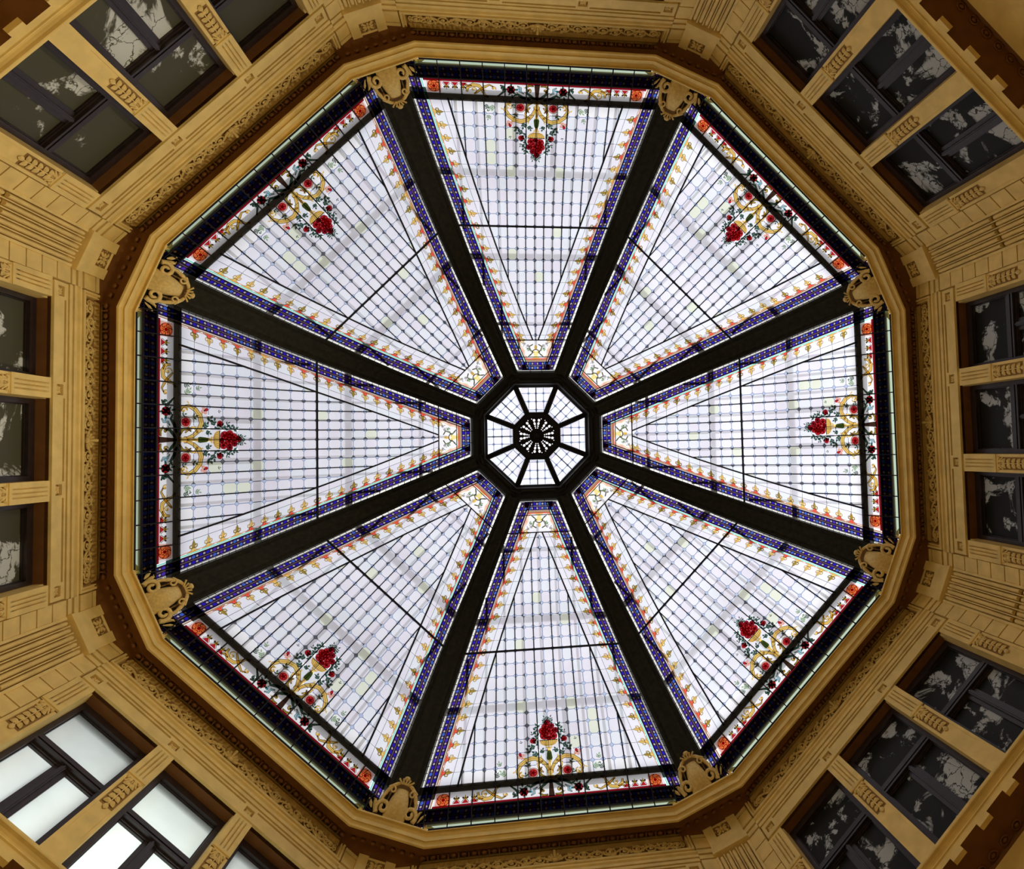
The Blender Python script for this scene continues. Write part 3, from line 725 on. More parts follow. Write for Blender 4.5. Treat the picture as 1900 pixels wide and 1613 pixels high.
    for i, a in enumerate(RR[1:]):
        for sg in (-1, 1):
            s = se(a); b = GB(); u = lambda off, da=0.0: (a+da, sg*(se(a+da)-off))
            red = (i // 4) % 2 == (0 if sg > 0 else 1)
            m1 = 'glass_scarlet' if red or i > 8 else 'glass_gold'
            b.gp([u(.241, -.075), u(.241, .075), u(.262, .035), u(.300, .012), u(.300, -.012), u(.262, -.035)], m1, .006)
            b.strip([u(.243, -.095), u(.252, -.07), u(.272, -.035), u(.305, -.014)], .008, 'paint_dark' if red else 'glass_ochre', .007)
            b.strip([u(.243, .095), u(.252, .07), u(.272, .035), u(.305, .014)], .008, 'paint_dark' if red else 'glass_ochre', .007)
            m2 = 'glass_gold' if i % 3 else 'glass_ochre'
            b.gp([u(.296, -.013), u(.296, .013), u(.318, .022), u(.345, .026), u(.370, .016), u(.408, 0), u(.370, -.016), u(.345, -.026), u(.318, -.022)], m2, .009)
            for e in (-1, 1):
                b.strip([u(.305, e*.012), u(.300, e*.034), u(.312, e*.052), u(.334, e*.052), u(.342, e*.036), u(.330, e*.028)], .015, m2, .0075)
                b.strip([u(.297, e*.014), u(.291, e*.036), u(.307, e*.061), u(.340, e*.060), u(.350, e*.036)], .005, 'paint_dark', .0105)
                b.strip([u(.318, e*.024), u(.345, e*.028), u(.372, e*.018), u(.410, 0)], .005, 'paint_dark', .0105)
            b.strip([u(.299, -.022), u(.299, .022)], .008, 'paint_dark', .010)
            b.strip([u(.310, 0), u(.385, 0)], .005, 'paint_dark', .0105)
            b.strip([u(.398), u(OFF)], .006, 'lead', .004)
            part('finial', b, label='red and gold finial' if m1 == 'glass_scarlet' else 'gold finial')
    b = GB()
    aa = [.66+(5.07-.66)*i/44 for i in range(45)]
    for sg in (-1, 1):
        b.strip([(a, sg*(se(a)-.421)) for a in aa], .006, 'lead', .003)
        b.strip([(a, sg*(se(a)-.246-.012*abs(math.sin((a-.64)/.23*PI)))) for a in [.64+(5.07-.64)*i/190 for i in range(191)]], .009, 'glass_orange', .005)
    part('border_line', b)
    # --- ornament
    def rose(a, s, r, m1='glass_red', m2='glass_crimson', m3='glass_salmon', parent=None, ring=False, h=.008):
        b = GB()
        if ring: b.strip(spiral(a, s, r*1.32, r*1.32, 0, 2*PI, 20), r*.12, 'paint_dark', h-.002); b.strip(spiral(a, s, r*1.14, r*1.14, 0, 2*PI, 20), r*.24, 'glass_salmon', h-.001)
        b.disc(a, s, r, r, m1, h, 15, wob=.08, lobes=5)
        b.strip(spiral(a, s, r, r, 0, 2*PI, 18), r*.10, m2, h+.001)
        for k in range(5):
            t = k*2*PI/5+.3; b.strip(spiral(a+.62*r*math.cos(t), s+.62*r*math.sin(t), r*.36, r*.34, t+1.6, t+4.7, 6), r*.13, m2, h+.001+.0002*k)
        b.disc(a, s, r*.30, r*.30, m2, h+.002, 9)
        return part('rose', b, parent)
    def scroll(pts, w, mat='glass_gold', curl=None, parent=None):
        b = GB(); f = lambda t: w*(.35+.65*math.sin(PI*min(t*1.05+.05, 1)))
        b.strip(pts, f, mat, .007)
        L, Q = [], []
        for i in range(len(pts)):
            p, q = pts[max(i-1, 0)], pts[min(i+1, len(pts)-1)]; da, ds = q[0]-p[0], q[1]-p[1]; l = math.hypot(da, ds) or 1; ww = f(i/(len(pts)-1))/2
            L.append((pts[i][0]-ds/l*ww, pts[i][1]+da/l*ww)); Q.append((pts[i][0]+ds/l*ww, pts[i][1]-da/l*ww))
        b.strip(L, .008, 'paint_dark', .008); b.strip(Q, .008, 'paint_dark', .008)
        b.strip(pts, .005, 'glass_ochre', .0085)
        n = len(pts)
        for i in range(2, n-1, 2):          # veins and lobes
            p, q = pts[i-1], pts[i+1]; da, ds = q[0]-p[0], q[1]-p[1]; l = math.hypot(da, ds) or 1
            for sg in (-1, 1): b.leaf(pts[i][0]+sg*ds/l*w*.45, pts[i][1]-sg*da/l*w*.45, math.atan2(ds, da)-sg*.7, w*.7, w*.34, mat, .0065)
        if curl:
            b.strip(spiral(*curl), .018, mat, .006); b.strip(spiral(curl[0], curl[1], curl[2]+.008, curl[3]+.006, *curl[4:]), .005, 'paint_dark', .008)
            b.disc(curl[0], curl[1], .018, .018, mat, .009, 8)
        return part('acanthus_scroll', b, parent)
    def sprig(a, s, ang, n, ln, mat, w=.45, parent=None):
        b = GB(); u, v = math.cos(ang), math.sin(ang)
        b.strip(line(a, s, a+u*ln*n*.5, s+v*ln*n*.5, 4), .006, 'paint_dark', .007)
        for i in range(n):
            x = i*.5*ln
            for sg in (-1, 1): b.leaf(a+u*x, s+v*x, ang+sg*(.8+.2*rnd.random()), ln*(.8+.4*rnd.random()), ln*w, mat, .008)
        b.leaf(a+u*ln*n*.5, s+v*ln*n*.5, ang, ln, ln*w, mat, .008)
        return part('leaf_sprig', b, parent)
    # red line and scallops beside the outer border
    b = GB(); sr = lambda a: se(a)-.25
    b.gp([(.348, -sr(.348)), (.378, -sr(.378)), (.378, sr(.378)), (.348, sr(.348))], 'glass_crimson', .002)
    b.strip(line(.342, -sr(.35), .342, sr(.35), 10), .008, 'glass_tan', .004)
    part('red_line', b)
    for sg in (-1, 1):
        for i in range(3):
            x = sg*(1.36-.125*i); b = GB()
            b.gp([(.385, x-.06), (.395, x-.045), (.44, x-.012), (.44, x+.012), (.395, x+.045), (.385, x+.06)], 'glass_red', .005)
            b.disc(.455, x, .024, .024, 'glass_ochre', .006, 8); b.disc(.468, x-.03, .016, .016, 'paint_dark', .007, 7); b.disc(.468, x+.03, .016, .016, 'paint_dark', .007, 7)
            b.gp([(.45, x-.016), (.45, x+.016), (.52, x)], 'glass_ochre', .008); b.strip([(.40, x-.055), (.43, x-.03), (.46, x-.02)], .008, 'paint_dark', .008); b.strip([(.40, x+.055), (.43, x+.03), (.46, x+.02)], .008, 'paint_dark', .008)
            part('finial', b, label='red finial of the outer edge')
        # corner square
        b = GB(); c = sg*1.545
        b.gp([(.350, c-.10), (.350, c+.12), (.555, c+.10), (.555, c-.10)], 'glass_salmon', .004)
        b.disc(.455, c, .095, .095, 'glass_orange', .005, 14)
        for k in range(6):
            t = k*PI/3; b.strip(spiral(.455+.055*math.cos(t), c+.055*math.sin(t), .034, .010, t, t+4.5, 9), .010, 'glass_crimson' if k % 2 else 'paint_dark', .007+.0005*k)
        b.disc(.455, c, .026, .026, 'glass_crimson', .011, 9); b.strip(spiral(.455, c, .09, .09, 0, 6.2, 20), .008, 'glass_crimson', .012)
        part('corner_square', b, label='red and gold corner square')
        # gold scrolls of the outer edge
        scroll([(.53, sg*1.06), (.46, sg*1.05), (.41, sg*.97), (.42, sg*.88), (.49, sg*.82), (.56, sg*.80), (.60, sg*.74)], .055, curl=(.49, sg*.96, .055, .012, 0, 5.5, 14))
        scroll([(.40, sg*1.10), (.43, sg*1.04), (.42, sg*.98)], .03)
        scroll([(.56, sg*.95), (.50, sg*.88), (.44, sg*.80), (.40, sg*.72), (.43, sg*.66)], .035, curl=(.455, sg*.66, .035, .010, 1, 6, 12))
        scroll([(.40, sg*.56), (.42, sg*.50), (.48, sg*.49), (.53, sg*.54), (.58, sg*.60)], .035, 'glass_green', curl=(.445, sg*.535, .030, .008, 0, 5, 10))
        scroll([(.40, sg*.30), (.43, sg*.25), (.49, sg*.25), (.52, sg*.20)], .032, 'glass_skyblue', curl=(.46, sg*.29, .028, .008, 0, 5, 10))
        scroll([(.39, sg*.05), (.38, sg*.12), (.42, sg*.17), (.47, sg*.14)], .034, 'glass_ochre', curl=(.46, sg*.12, .036, .010, 0, 5, 10))
        scroll([(.60, sg*.03), (.55, sg*.10), (.50, sg*.16), (.46, sg*.12)], .040, 'glass_green')
        scroll([(.62, sg*.10), (.58, sg*.22), (.53, sg*.30), (.56, sg*.36)], .040, 'glass_green')
        sprig(.46, sg*.40, .2, 2, .075, 'glass_green'); sprig(.46, sg*.40, PI+.1*sg, 1, .07, 'glass_green'); sprig(.46, sg*.40, sg*PI/2, 1, .08, 'glass_green'); sprig(.46, sg*.40, -sg*PI/2, 1, .08, 'glass_green')
        rose(.46, sg*.40, .062, 'glass_red', 'glass_crimson', h=.010)
        # big C scrolls carrying the basket
        scroll([(.76, sg*.02), (.86, sg*.06), (.95, sg*.14), (.985, sg*.24), (.96, sg*.35), (.89, sg*.44), (.79, sg*.49), (.70, sg*.47), (.66, sg*.40)], .072, curl=(.72, sg*.42, .05, .012, 0, 5, 12))
        scroll([(.93, sg*.10), (.88, sg*.18), (.80, sg*.16), (.74, sg*.10)], .04)
        scroll([(.66, sg*.06), (.70, sg*.14), (.78, sg*.16), (.83, sg*.12)], .035, 'glass_ochre')
        rose(.745, sg*.255, .060, 'glass_red', 'glass_crimson', ring=True, h=.011)
        sprig(.86, sg*.33, sg*.3, 1, .06, 'glass_green'); sprig(.70, sg*.36, .2, 1, .05, 'glass_green')
        sprig(1.02, sg*.18, .2+sg*.6, 2, .06, 'glass_green', .6); sprig(1.10, sg*.28, sg*.9, 1, .07, 'glass_green', .6)
        sprig(1.06, sg*.12, -.4*sg, 2, .05, 'glass_green', .6)
        # poppies
        b = GB()
        for k in range(4): t = k*PI/2+.4; b.disc(1.03+.034*math.cos(t), sg*.43+.034*math.sin(t), .030, .026, 'glass_salmon' if k else 'glass_red', .009, 8)
        b.disc(1.03, sg*.43, .014, .014, 'paint_dark', .011, 6); part('poppy', b)
        sprig(.90, sg*.74, .3*sg, 2, .05, 'glass_sage'); sprig(.74, sg*.66, sg*.8, 3, .055, 'glass_sage'); sprig(.72, sg*.78, .2, 3, .05, 'glass_green', .35)
        sprig(1.25, sg*.42, .2, 1, .035, 'glass_green', .35)
    b = GB()                              # stem
    b.gp([(.64, -.05), (.66, -.055), (.70, -.02), (.72, -.045), (.76, -.045), (.79, -.018), (.90, -.022), (.96, -.045), (1.05, -.035), (1.12, -.018), (1.14, -.05), (1.155, -.05), (1.155, .05), (1.14, .05), (1.12, .018), (1.05, .035), (.96, .045), (.90, .022), (.79, .018), (.76, .045), (.72, .045), (.70, .02), (.66, .055), (.64, .05)][::1], 'glass_gold', .012)
    b.gp([(.93, -.034), (.96, -.045), (1.05, -.035), (1.09, -.02), (1.09, .02), (1.05, .035), (.96, .045), (.93, .034)], 'glass_green', .013)
    b.strip([(.66, 0), (.92, 0)], .006, 'paint_dark', .014)
    for x in (-.045, .045): b.strip([(.72, x), (.76, x)], .008, 'paint_dark', .014)
    b.gp([(.355, -.045), (.62, -.02), (.62, .02), (.355, .045)], 'paint_dark', .010)
    part('urn_stem', b)
    b = GB(); rows = 9
    b.gp([(1.165, -.04)]+[(1.165+.075*math.sin(t*PI/16), -.135*math.cos((8-t)*PI/16)) for t in range(9)][0:0]+[(1.19, -.10), (1.225, -.132), (1.265, -.138), (1.265, .138), (1.225, .132), (1.19, .10), (1.165, .04)], 'glass_gold', .012)
    for k in range(-4, 5): b.strip([(1.17, k*.010), (1.20, k*.024), (1.262, k*.031)], .006, 'glass_ochre', .013)
    b.strip(line(1.268, -.14, 1.268, .14, 4), .014, 'paint_dark', .013)
    bas = part('flower_basket', b)
    for a, s, r in ((1.33, -.08, .060), (1.345, .06, .068), (1.42, -.02, .065), (1.43, .085, .060), (1.43, -.115, .050), (1.50, .04, .060), (1.51, -.055, .048), (1.575, .01, .048), (1.30, -.01, .04)):
        rose(a, s, r, 'glass_red' if r > .055 else 'glass_crimson', 'glass_crimson', parent=bas, h=.016)
    for sg in (-1, 1):
        rose(1.27, sg*.24, .046, 'glass_red', 'glass_crimson', h=.016)
        for t in range(5):
            sprig(1.22+.07*t, sg*(.16+.02*(t % 2)), sg*(1.2-.2*t), 1, .062, 'glass_green', .6)
        sprig(1.16, sg*.22, sg*1.2, 2, .06, 'glass_green', .6); sprig(1.38, sg*.24, sg*.4, 1, .05, 'glass_green', .4); sprig(1.58, sg*.04, sg*.7, 1, .05, 'glass_green', .6)
    sprig(1.61, 0, 0, 1, .05, 'glass_sage', .4)
    for sg in (-1, 1): sprig(1.62, sg*.02, sg*.45, 2, .055, 'glass_green', .35)
    # --- small panel at the inner end
    si = lambda a: se(a)-.235
    for a0, a1 in ((5.085, 5.395), (5.41, 5.44)):
        b = GB(); b.gp([(a0, -si(a0)), (a1, -si(a1)), (a1, si(a1)), (a0, si(a0))], 'glass_white'); part('glass_pane', b)
    b = GB(); b.gp([(5.44, -si(5.44)), (5.485, -si(5.485)), (5.485, si(5.485)), (5.44, si(5.44))], 'glass_tan', .001)
    b.gp([(5.425, -si(5.42)), (5.445, -si(5.44)), (5.445, si(5.44)), (5.425, si(5.42))], 'glass_scarlet', .003)
    part('tan_band', b)
    for sg in (-1, 1):
        b = GB(); b.gp([(5.085, sg*si(5.085)), (5.43, sg*si(5.43)), (5.43, sg*(si(5.43)-.06)), (5.36, sg*(si(5.36)-.015)), (5.28, sg*(si(5.28)-.05)), (5.20, sg*(si(5.2)-.012)), (5.085, sg*(si(5.085)-.04))], 'glass_salmon', .003)
        b.strip([(5.10, sg*(si(5.1)-.05)), (5.18, sg*(si(5.18)-.03)), (5.28, sg*(si(5.28)-.06)), (5.36, sg*(si(5.36)-.03)), (5.42, sg*(si(5.42)-.07))], .012, 'glass_gold', .005)
        part('pink_edge', b)
        scroll([(5.16, sg*.05), (5.20, sg*.12), (5.27, sg*.10), (5.31, sg*.05), (5.36, sg*.10), (5.39, sg*.14)], .022, 'glass_sage', curl=(5.25, sg*.15, .03, .008, 0, 5, 10))
        sprig(5.17, sg*.13, sg*.8, 2, .04, 'paint_dark', .25); sprig(5.13, sg*.20, sg*.4, 2, .04, 'paint_dark', .25)
        b = GB(); sr_ = si(5.58)+.075
        b.disc(5.58, sg*sr_, .042, .042, 'glass_salmon', .008, 12); b.disc(5.58, sg*sr_, .034, .034, 'glass_crimson', .009, 12)
        for k in range(5): t = k*2*PI/5; b.disc(5.58+.022*math.cos(t), sg*sr_+.022*math.sin(t), .009, .009, 'glass_scarlet', .010, 6)
        b.disc(5.58, sg*sr_, .007, .007, 'glass_salmon', .011, 6); part('rosette', b, label='red rosette')
    b = GB()
    b.strip(spiral(5.33, 0, .075, .070, PI*.55, PI*1.45, 14), .016, 'paint_dark', .006); b.disc(5.35, 0, .058, .045, 'glass_yellow', .008, 9, wob=.2, lobes=3); b.disc(5.22, 0, .05, .028, 'glass_gold', .008, 8)
    b.disc(5.30, -.03, .024, .02, 'glass_yellow', .009, 7); b.disc(5.30, .03, .024, .02, 'glass_yellow', .009, 7); b.disc(5.42, 0, .03, .07, 'glass_yellow', .009, 9, wob=.15)
    part('gold_flower', b)
    # --- black glazing bars
    def gbar(pts, w, name='glazing_bar', h0=-.006, h1=.020):
        b = GB(); b.bar(pts, w, 'lead', h0, h1); return part(name, b)
    for j, s in enumerate(xs):
        hi = 5.07
        while hi > .6 and se(hi)-OFF < abs(s): hi -= .02
        if hi > .66 and abs(s) < se(.05)-.1: gbar(line(.045, s, hi, s, 40), .017)
        elif abs(s) < se(.1)-.1: gbar(line(.045, s, .60, s, 6), .015)
    for sg in (-1, 1):
        gbar([(a, sg*(se(a)-OFF)) for a in aa], .024)
        gbar([(.09+(5.63)*i/60, sg*(se(.09+5.63*i/60)+.004)) for i in range(61)], .018, 'edge_bar')
        gbar([(5.085, sg*si(5.085)), (5.64, sg*si(5.64)), ], .012)
    def across(a, w, x=0.0): s = se(a)+x; return gbar(line(a, -s, a, s, 12), w)
    gbar(line(.030, -1.72, .030, 1.72, 12), .034); across(.137, .012); across(.326, .022, -.01); across(2.95, .030); across(5.078, .018); across(5.402, .012); across(5.648, .010); across(5.715, .02)
    for x in (-.107, .107): gbar(line(5.49, x, 5.71, x, 3), .010)
    # --- what lies above the glass: the curb and the tie beam
    b = GB(); b.bar(line(.255, -se(.255), .255, se(.255), 2), .21, 'outer_steel', -.085, -.055); part('curb_plate', b)
    b = GB(); b.bar(line(.628, -se(.628)-.02, .628, se(.628)+.02, 2), .125, 'iron', -.13, -.007); part('tie_beam', b)
    return root, B0
pan0, panB = build_panel()
PANLAB = ['topmost of the eight stained glass wedges, basket of roses under the top wall', 'stained glass wedge at the upper right, between the topmost and the rightmost one',
          'rightmost of the eight stained glass wedges, basket of roses lying on its side', 'stained glass wedge at the lower right, between the rightmost and the bottom one',
          'bottom one of the eight stained glass wedges, basket of roses upright', 'stained glass wedge at the lower left, in front of the bright frosted windows',
          'leftmost of the eight stained glass wedges, basket of roses lying on its side', 'stained glass wedge at the upper left, between the leftmost and the topmost one']
for k in range(8):
    p = pan0 if k == 0 else copy_tree(pan0)
    place(p, panB, k*PI/4); tag(p, PANLAB[k], 'stained glass', 'stained glass wedges of the dome')

# ------------------------------------------------------------------ dark ribs between the wedges
ROTM = Matrix.Rotation(-PI/8, 3, 'Z')
def rib_pt(a, off, h, sg):     # off: distance beyond the panel edge, sideways; sg mirrors about the rib axis
    r, z, nr, nz = prof(a)
    s = min(se(a)+off, (r+nr*h)*T22) if off < 9 else (r+nr*h)*T22
    q = ROTM @ P(s, r+nr*h, z+nz*h)
    return Vector((q.x*(-sg), q.y, q.z))
def build_rib():
    B0 = rib_pt(0.05, 99, 0, 1); root = empty('dome_rib', B0)
    n = 60; aa = [.09+(5.65)*i/n for i in range(n+1)]
    sec = [(0.002, -.10), (0.002, .022), (.020, .040), (.055, .040), (.075, .062), (.10, .075), (99, .075)]
    b = MB()
    for sg in (-1, 1):
        rows = [[rib_pt(a, o if o > 9 else min(o, ribw(a)*.9), h, sg) for o, h in sec] for a in aa]
        b.grid(rows, 'rib_iron')
    link('rib_casing', b.mesh('rib_casing', B0), root)
    b = MB()
    for sg in (-1, 1):
        b.tube([rib_pt(a, .040, .042, sg) for a in aa[::2]], .008, 'rib_iron', 5)
    link('bead', b.mesh('bead', B0), root)
    return root, B0
r0, rb = build_rib()
RLAB = ['between the topmost and the upper right wedge', 'between the upper right and the rightmost wedge', 'between the rightmost and the lower right wedge', 'between the lower right and the bottom wedge',
        'between the bottom and the lower left wedge', 'between the lower left and the leftmost wedge', 'between the leftmost and the upper left wedge', 'between the upper left and the topmost wedge']
for k in range(8):
    o = r0 if k == 0 else copy_tree(r0); place(o, rb, (k+.5)*PI/4); tag(o, 'wide dark dome rib '+RLAB[k], 'rib', 'dark ribs of the dome')

# ------------------------------------------------------------------ lantern in the middle
def build_lantern():
    root = empty('dome_lantern', (0, 0, 13.3)); B0 = Vector((0, 0, 13.3))
    def part(name, b, smooth=False, parent=None): return link(name, b.mesh(name, B0, smooth), parent or root)
    def octr(r, z, notch=0.0):
        out = []
        for k in range(8):
            m = Matrix.Rotation(k*PI/4, 3, 'Z'); t = r*T22
            if notch: out += [m @ P(-t+notch*1.6, r, z), m @ P(t-notch*1.6, r, z), m @ P(t-notch*1.0, r+notch*.6, z)]+[Matrix.Rotation((k+1)*PI/4, 3, 'Z') @ P(-(t-notch*1.0), r+notch*.6, z)]
            else: out += [m @ P(-t, r, z), m @ P(t, r, z)]
        return out
    b = MB(); b.grid([octr(r, z) for r, z in ((1.235, 13.34), (1.18, 13.27), (1.10, 13.25), (1.07, 13.27), (1.04, 13.27))], 'iron', True); part('outer_ring', b)
    b = MB(); b.grid([octr(r, z, .075) for r, z in ((1.045, 13.27), (1.03, 13.245), (1.018, 13.25), (1.01, 13.28), (1.00, 13.30))], 'rib_iron', True); part('moulded_ring', b)
    b = MB(); b.grid([octr(1.045, 13.275), octr(.985, 13.285), octr(.975, 13.50), octr(.935, 13.54), octr(.935, 13.62)], 'iron', True); part('drum', b)
    b = MB(); b.grid([octr(r, z) for r, z in ((.458, 13.62), (.455, 13.545), (.40, 13.52), (.35, 13.55), (.345, 13.64))], 'iron', True); part('inner_ring', b)
    tints = ['glass_clear', 'glass_lilac', 'glass_cool', 'glass_white']
    rnd = random.Random(5)
    rr = [.448, .505, .664, .822, .945]; cw = .144
    for k in range(8):
        m = Matrix.Rotation(k*PI/4, 3, 'Z')
        for i in range(4):
            a0, a1 = rr[i], rr[i+1]
            for c in (-2, -1, 0, 1):
                pl = octo(a0, a1, c*cw, (c+1)*cw, g=.004, c=.030)
                pl = clip(pl, lambda p: p[0]*T22-.052-abs(p[1])) if c in (-2, 1) or i < 1 else clip(pl, lambda p: p[0]*T22-.052-abs(p[1]))
                if len(pl) < 3 or area(pl) < .0006: continue
                b = MB(); b.poly([m @ P(x, r, 13.60) for r, x in pl], rnd.choice(tints)); part('glass_pane', b)
        b = MB()
        for r in rr[1:4]:
            lim = r*T22-.052; b.poly([m @ P(x, y, 13.598) for x, y in ((-lim, r-.006), (lim, r-.006), (lim, r+.006), (-lim, r+.006))], 'glass_line')
            for c in (-1, 0, 1):
                x = c*cw; q = .034
                if abs(x)+.02 < lim: b.poly([m @ P(x+u, r+v, 13.597) for u, v in ((-q, 0), (0, q), (q, 0), (0, -q))], 'glass_slate')
        for x in (-cw, cw):
            b.poly([m @ P(x+u, y, 13.598) for u, y in ((-.006, .48), (.006, .48), (.006, .94), (-.006, .94))], 'glass_line')
        part('lattice', b)
        b = MB(); 
        for q in ((P(-.008, .44, 13.585), P(.008, .44, 13.585), P(.008, .95, 13.585), P(-.008, .95, 13.585)),): b.poly([m @ p for p in q], 'lead')
        b.poly([m @ P(-.008, y, z) for y, z in ((.44, 13.585), (.95, 13.585), (.95, 13.605), (.44, 13.605))], 'lead'); b.poly([m @ P(.008, y, z) for y, z in ((.44, 13.585), (.95, 13.585), (.95, 13.605), (.44, 13.605))], 'lead')
        part('glazing_bar', b)
        m2 = Matrix.Rotation((k+.5)*PI/4, 3, 'Z'); b = MB()
        A = [m2 @ P(x, r, z) for r in (.47, 1.05) for x, z in ((-.050, 13.62), (-.050, 13.545), (-.022, 13.52), (.022, 13.52), (.050, 13.545), (.050, 13.62))]
        b.grid([A[:6], A[6:]], 'iron'); part('spoke', b)
    # pierced rosette
    cu = bpy.data.curves.new('pierced', 'CURVE'); cu.dimensions = '2D'; cu.fill_mode = 'BOTH'; cu.extrude = .010
    def sp(pts):
        s = cu.splines.new('POLY'); s.points.add(len(pts)-1); s.use_cyclic_u = True
        for i, p in enumerate(pts): s.points[i].co = (p[0], p[1], 0, 1)
    sp([(.385*math.cos(i*PI/20), .385*math.sin(i*PI/20)) for i in range(40)])
    def hole(r, x, a_, b_, ang, k, point=0.0):
        m = Matrix.Rotation(k*PI/4, 3, 'Z'); pts = []
        for i in range(12):
            t = 2*PI*i/12; u = a_*math.cos(t)*(1+point*(math.cos(t) < 0)*abs(math.cos(t))); v = b_*math.sin(t)*(1-point*.5*(math.cos(t) < -.2))
            p = m @ P(x+u*math.sin(ang)+v*math.cos(ang), r+u*math.cos(ang)-v*math.sin(ang), 0); pts.append((p.x, p.y))
        sp(pts)
    for k in range(8):
        for sg in (-1, 1):
            hole(.300, sg*.047, .027, .024, -sg*.1, k); hole(.236, sg*.036, .030, .021, sg*.35, k)
            hole(.186, sg*.027, .014, .015, 0, k); hole(.150, sg*.019, .011, .011, 0, k); hole(.325, sg*.093, .010, .010, 0, k)
    tmp = bpy.data.objects.new('tmp', cu); COL.objects.link(tmp)
    bpy.context.view_layer.update()
    dg = bpy.context.evaluated_depsgraph_get()
    me = bpy.data.meshes.new_from_object(tmp.evaluated_get(dg)); bpy.data.objects.remove(tmp)
    me.materials.clear(); me.materials.append(MATS['iron'])
    link('pierced_rosette', me, root, (0, 0, .29))
    b = MB(); b.poly([Vector((.38*math.cos(i*PI/12), .38*math.sin(i*PI/12), 13.62)) for i in range(24)], 'glass_white'); part('glass_disc', b)
    b = MB(); b.blob(Vector((0, 0, 13.57)), Vector((.085, 0, 0)), Vector((0, .085, 0)), Vector((0, 0, .05)), 'iron', 16, 6)
    b.blob(Vector((0, 0, 13.50)), Vector((.04, 0, 0)), Vector((0, .04, 0)), Vector((0, 0, .05)), 'iron', 12, 6); part('hub', b, True)
    tag(root, 'small octagonal dark iron lantern with white panes and a pierced rosette at the dome centre', 'lantern')
build_lantern()

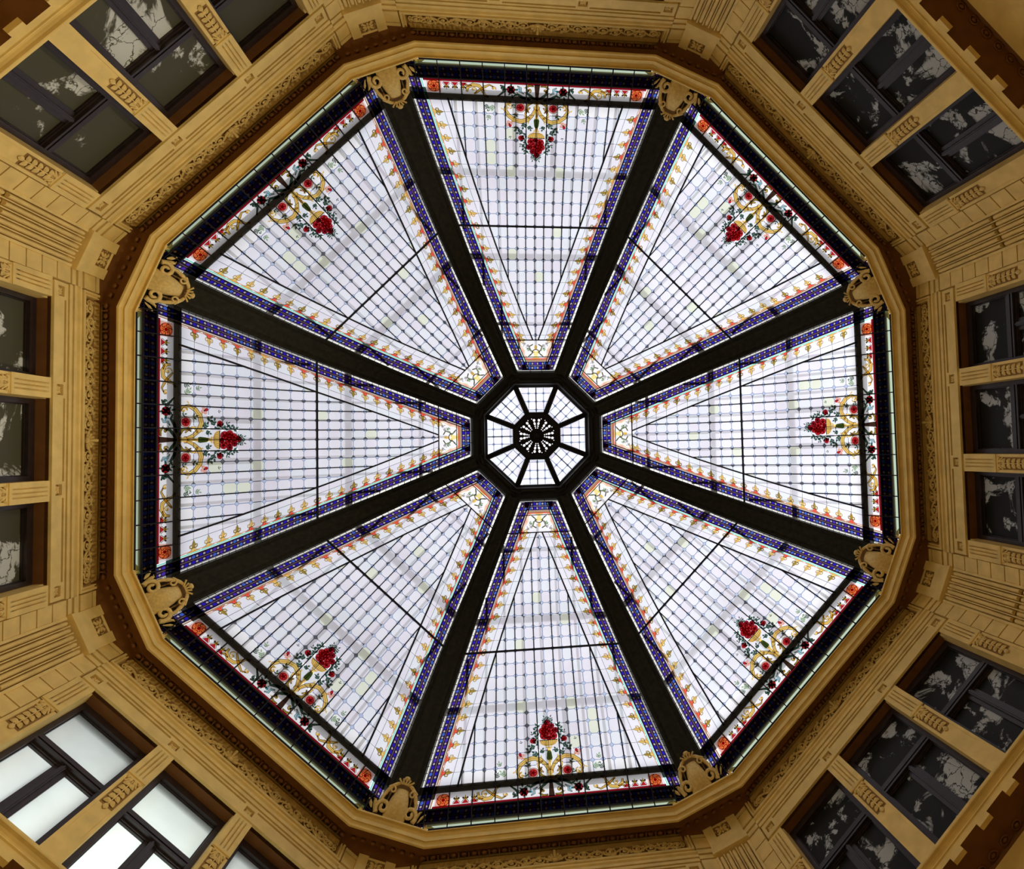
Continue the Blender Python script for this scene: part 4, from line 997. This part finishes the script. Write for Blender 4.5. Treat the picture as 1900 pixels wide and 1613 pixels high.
# ------------------------------------------------------------------ shield cartouches at the feet of the ribs
def build_cartouche():
    O = P(0, 5.78, 10.30)
    root = empty('shield_cartouche', O)
    # local frame: u across, v along the rib (upwards/inwards), w towards the room
    # u runs across, v up along the rib, w out into the room
    V = Vector((0, .60, .80)).normalized(); U = Vector((1, 0, 0)); W = Vector((0, .80, -.60)).normalized()
    def K(u, v, w): return O+Vector((0, .02, .03))-V*.035+U*u*1.10+V*v*1.20+W*w*1.15
    def part(name, b, smooth=True): return link(name, b.mesh(name, O, smooth), root)
    m = 'plaster_relief'
    b = MB(); rows = []
    for i in range(9):
        t = i/8; wd = .145*(1-.50*t**2.2)
        rows.append([K(wd*math.cos(PI*j/10)*1.0, -.02+.36*t, .045+.135*math.sin(PI*j/10)*math.sin(PI*(.12+.80*t))) for j in range(11)])
    b.grid(rows, m); part('shield', b)
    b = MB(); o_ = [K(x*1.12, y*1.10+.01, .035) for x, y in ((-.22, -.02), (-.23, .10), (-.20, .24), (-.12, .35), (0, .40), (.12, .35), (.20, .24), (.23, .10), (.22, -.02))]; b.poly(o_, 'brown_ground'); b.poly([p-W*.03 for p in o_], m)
    for i in range(9): b.poly([o_[i], o_[(i+1) % 9], o_[(i+1) % 9]-W*.03, o_[i]-W*.03], m)
    part('backplate', b, False)
    for sg in (-1, 1):
        b = MB()      # large volute at the top shoulder
        b.tube([K(sg*(.175+q*math.cos(t)), .075+q*math.sin(t), .075+.03*(i/16)) for i in range(17) for t in [-.8+i/16*8.2] for q in [.092*(1-i/16*.80)]], lambda t: .034*(1-.45*t), m, 7)
        part('volute', b)
        b = MB()      # rim running down to the lower curl
        b.tube([K(sg*x, y, .085) for x, y in ((.225, .12), (.215, .20), (.185, .27), (.15, .33), (.10, .375), (.05, .40))], lambda t: .018+.012*math.sin(PI*t), m, 7)
        b.tube([K(sg*(.135+q*math.cos(t)), .285+q*math.sin(t), .10+.02*(i/12)) for i in range(13) for t in [.4+i/12*5.8] for q in [.055*(1-i/12*.7)]], lambda t: .017*(1-.3*t), m, 6)
        part('rim_scroll', b)
        for j, (x0, x1, y1, c) in enumerate(((.24, .33, .17, .05), (.29, .41, .15, .05), (.34, .49, .11, .05), (.36, .55, .03, .02))):
            b = MB(); pts = [K(sg*(x0+(x1-x0)*t), -.03+(y1+.03)*t+c*math.sin(PI*t), .02+.05*math.sin(PI*t)) for t in (0, .2, .4, .6, .8, 1)]
            b.tube(pts, lambda t: .004+.026*math.sin(PI*min(t*.9+.12, 1)), m, 6, flat=.5); part('acanthus_leaf', b)
    b = MB()
    for j in range(5): b.tube([K((j-2)*.018*(1+t*1.6), .38+.06*t-.012*abs(j-2)*t, .10+.03*t) for t in (0, .4, .8, 1.1)], lambda t: .013, m, 5)
    b.blob(K(0, .455, .10), U*.045, V*.035, W*.03, m, 8, 5); part('crest', b)
    b = MB(); b.tube([K(-.30, -.035, .03), K(-.15, -.015, .04), K(0, -.03, .06), K(.15, -.015, .04), K(.30, -.035, .03)], .020, m, 6); part('base_roll', b)
    return root, O
c0, cb = build_cartouche()
for k in range(8):
    o = c0 if k == 0 else copy_tree(c0); place(o, cb, (k+.5)*PI/4)
    tag(o, 'carved ochre shield at rib foot '+RLAB[k].replace(' the ', ' '), 'carved ornament', 'carved shields at the feet of the ribs')

# ------------------------------------------------------------------ outer roof frame above the glass
roof = empty('outer_roof_frame', (0, 0, 13.8)); RB = Vector((0, 0, 13.8))
tag(roof, 'grey bars of the outer roof seen blurred through the stained glass', 'roof frame')
for k in range(8):
    m = Matrix.Rotation(k*PI/4, 3, 'Z')
    def rb_(pts, w, h0=-.44, h1=-.38):
        b = GB(); b.bar(pts, w, 'outer_steel', h0, h1); b.v = [m @ v for v in b.v]; link('roof_bar', b.mesh('roof_bar', RB), roof)
    for a, w in ((2.18, .095), (3.62, .095), (4.75, .05)): rb_(line(a, -se(a)-.1, a, se(a)+.1, 3), w)
    for j in range(-4, 5):
        s = j*2*DC+.022; hi = 5.2
        while hi > .6 and se(hi) < abs(s): hi -= .05
        rb_(line(.75, s, hi, s, 16), .045, -.40, -.36)
    for s in (-2*DC, 2*DC): rb_(line(.75, s, 2.2, s, 6), .10)
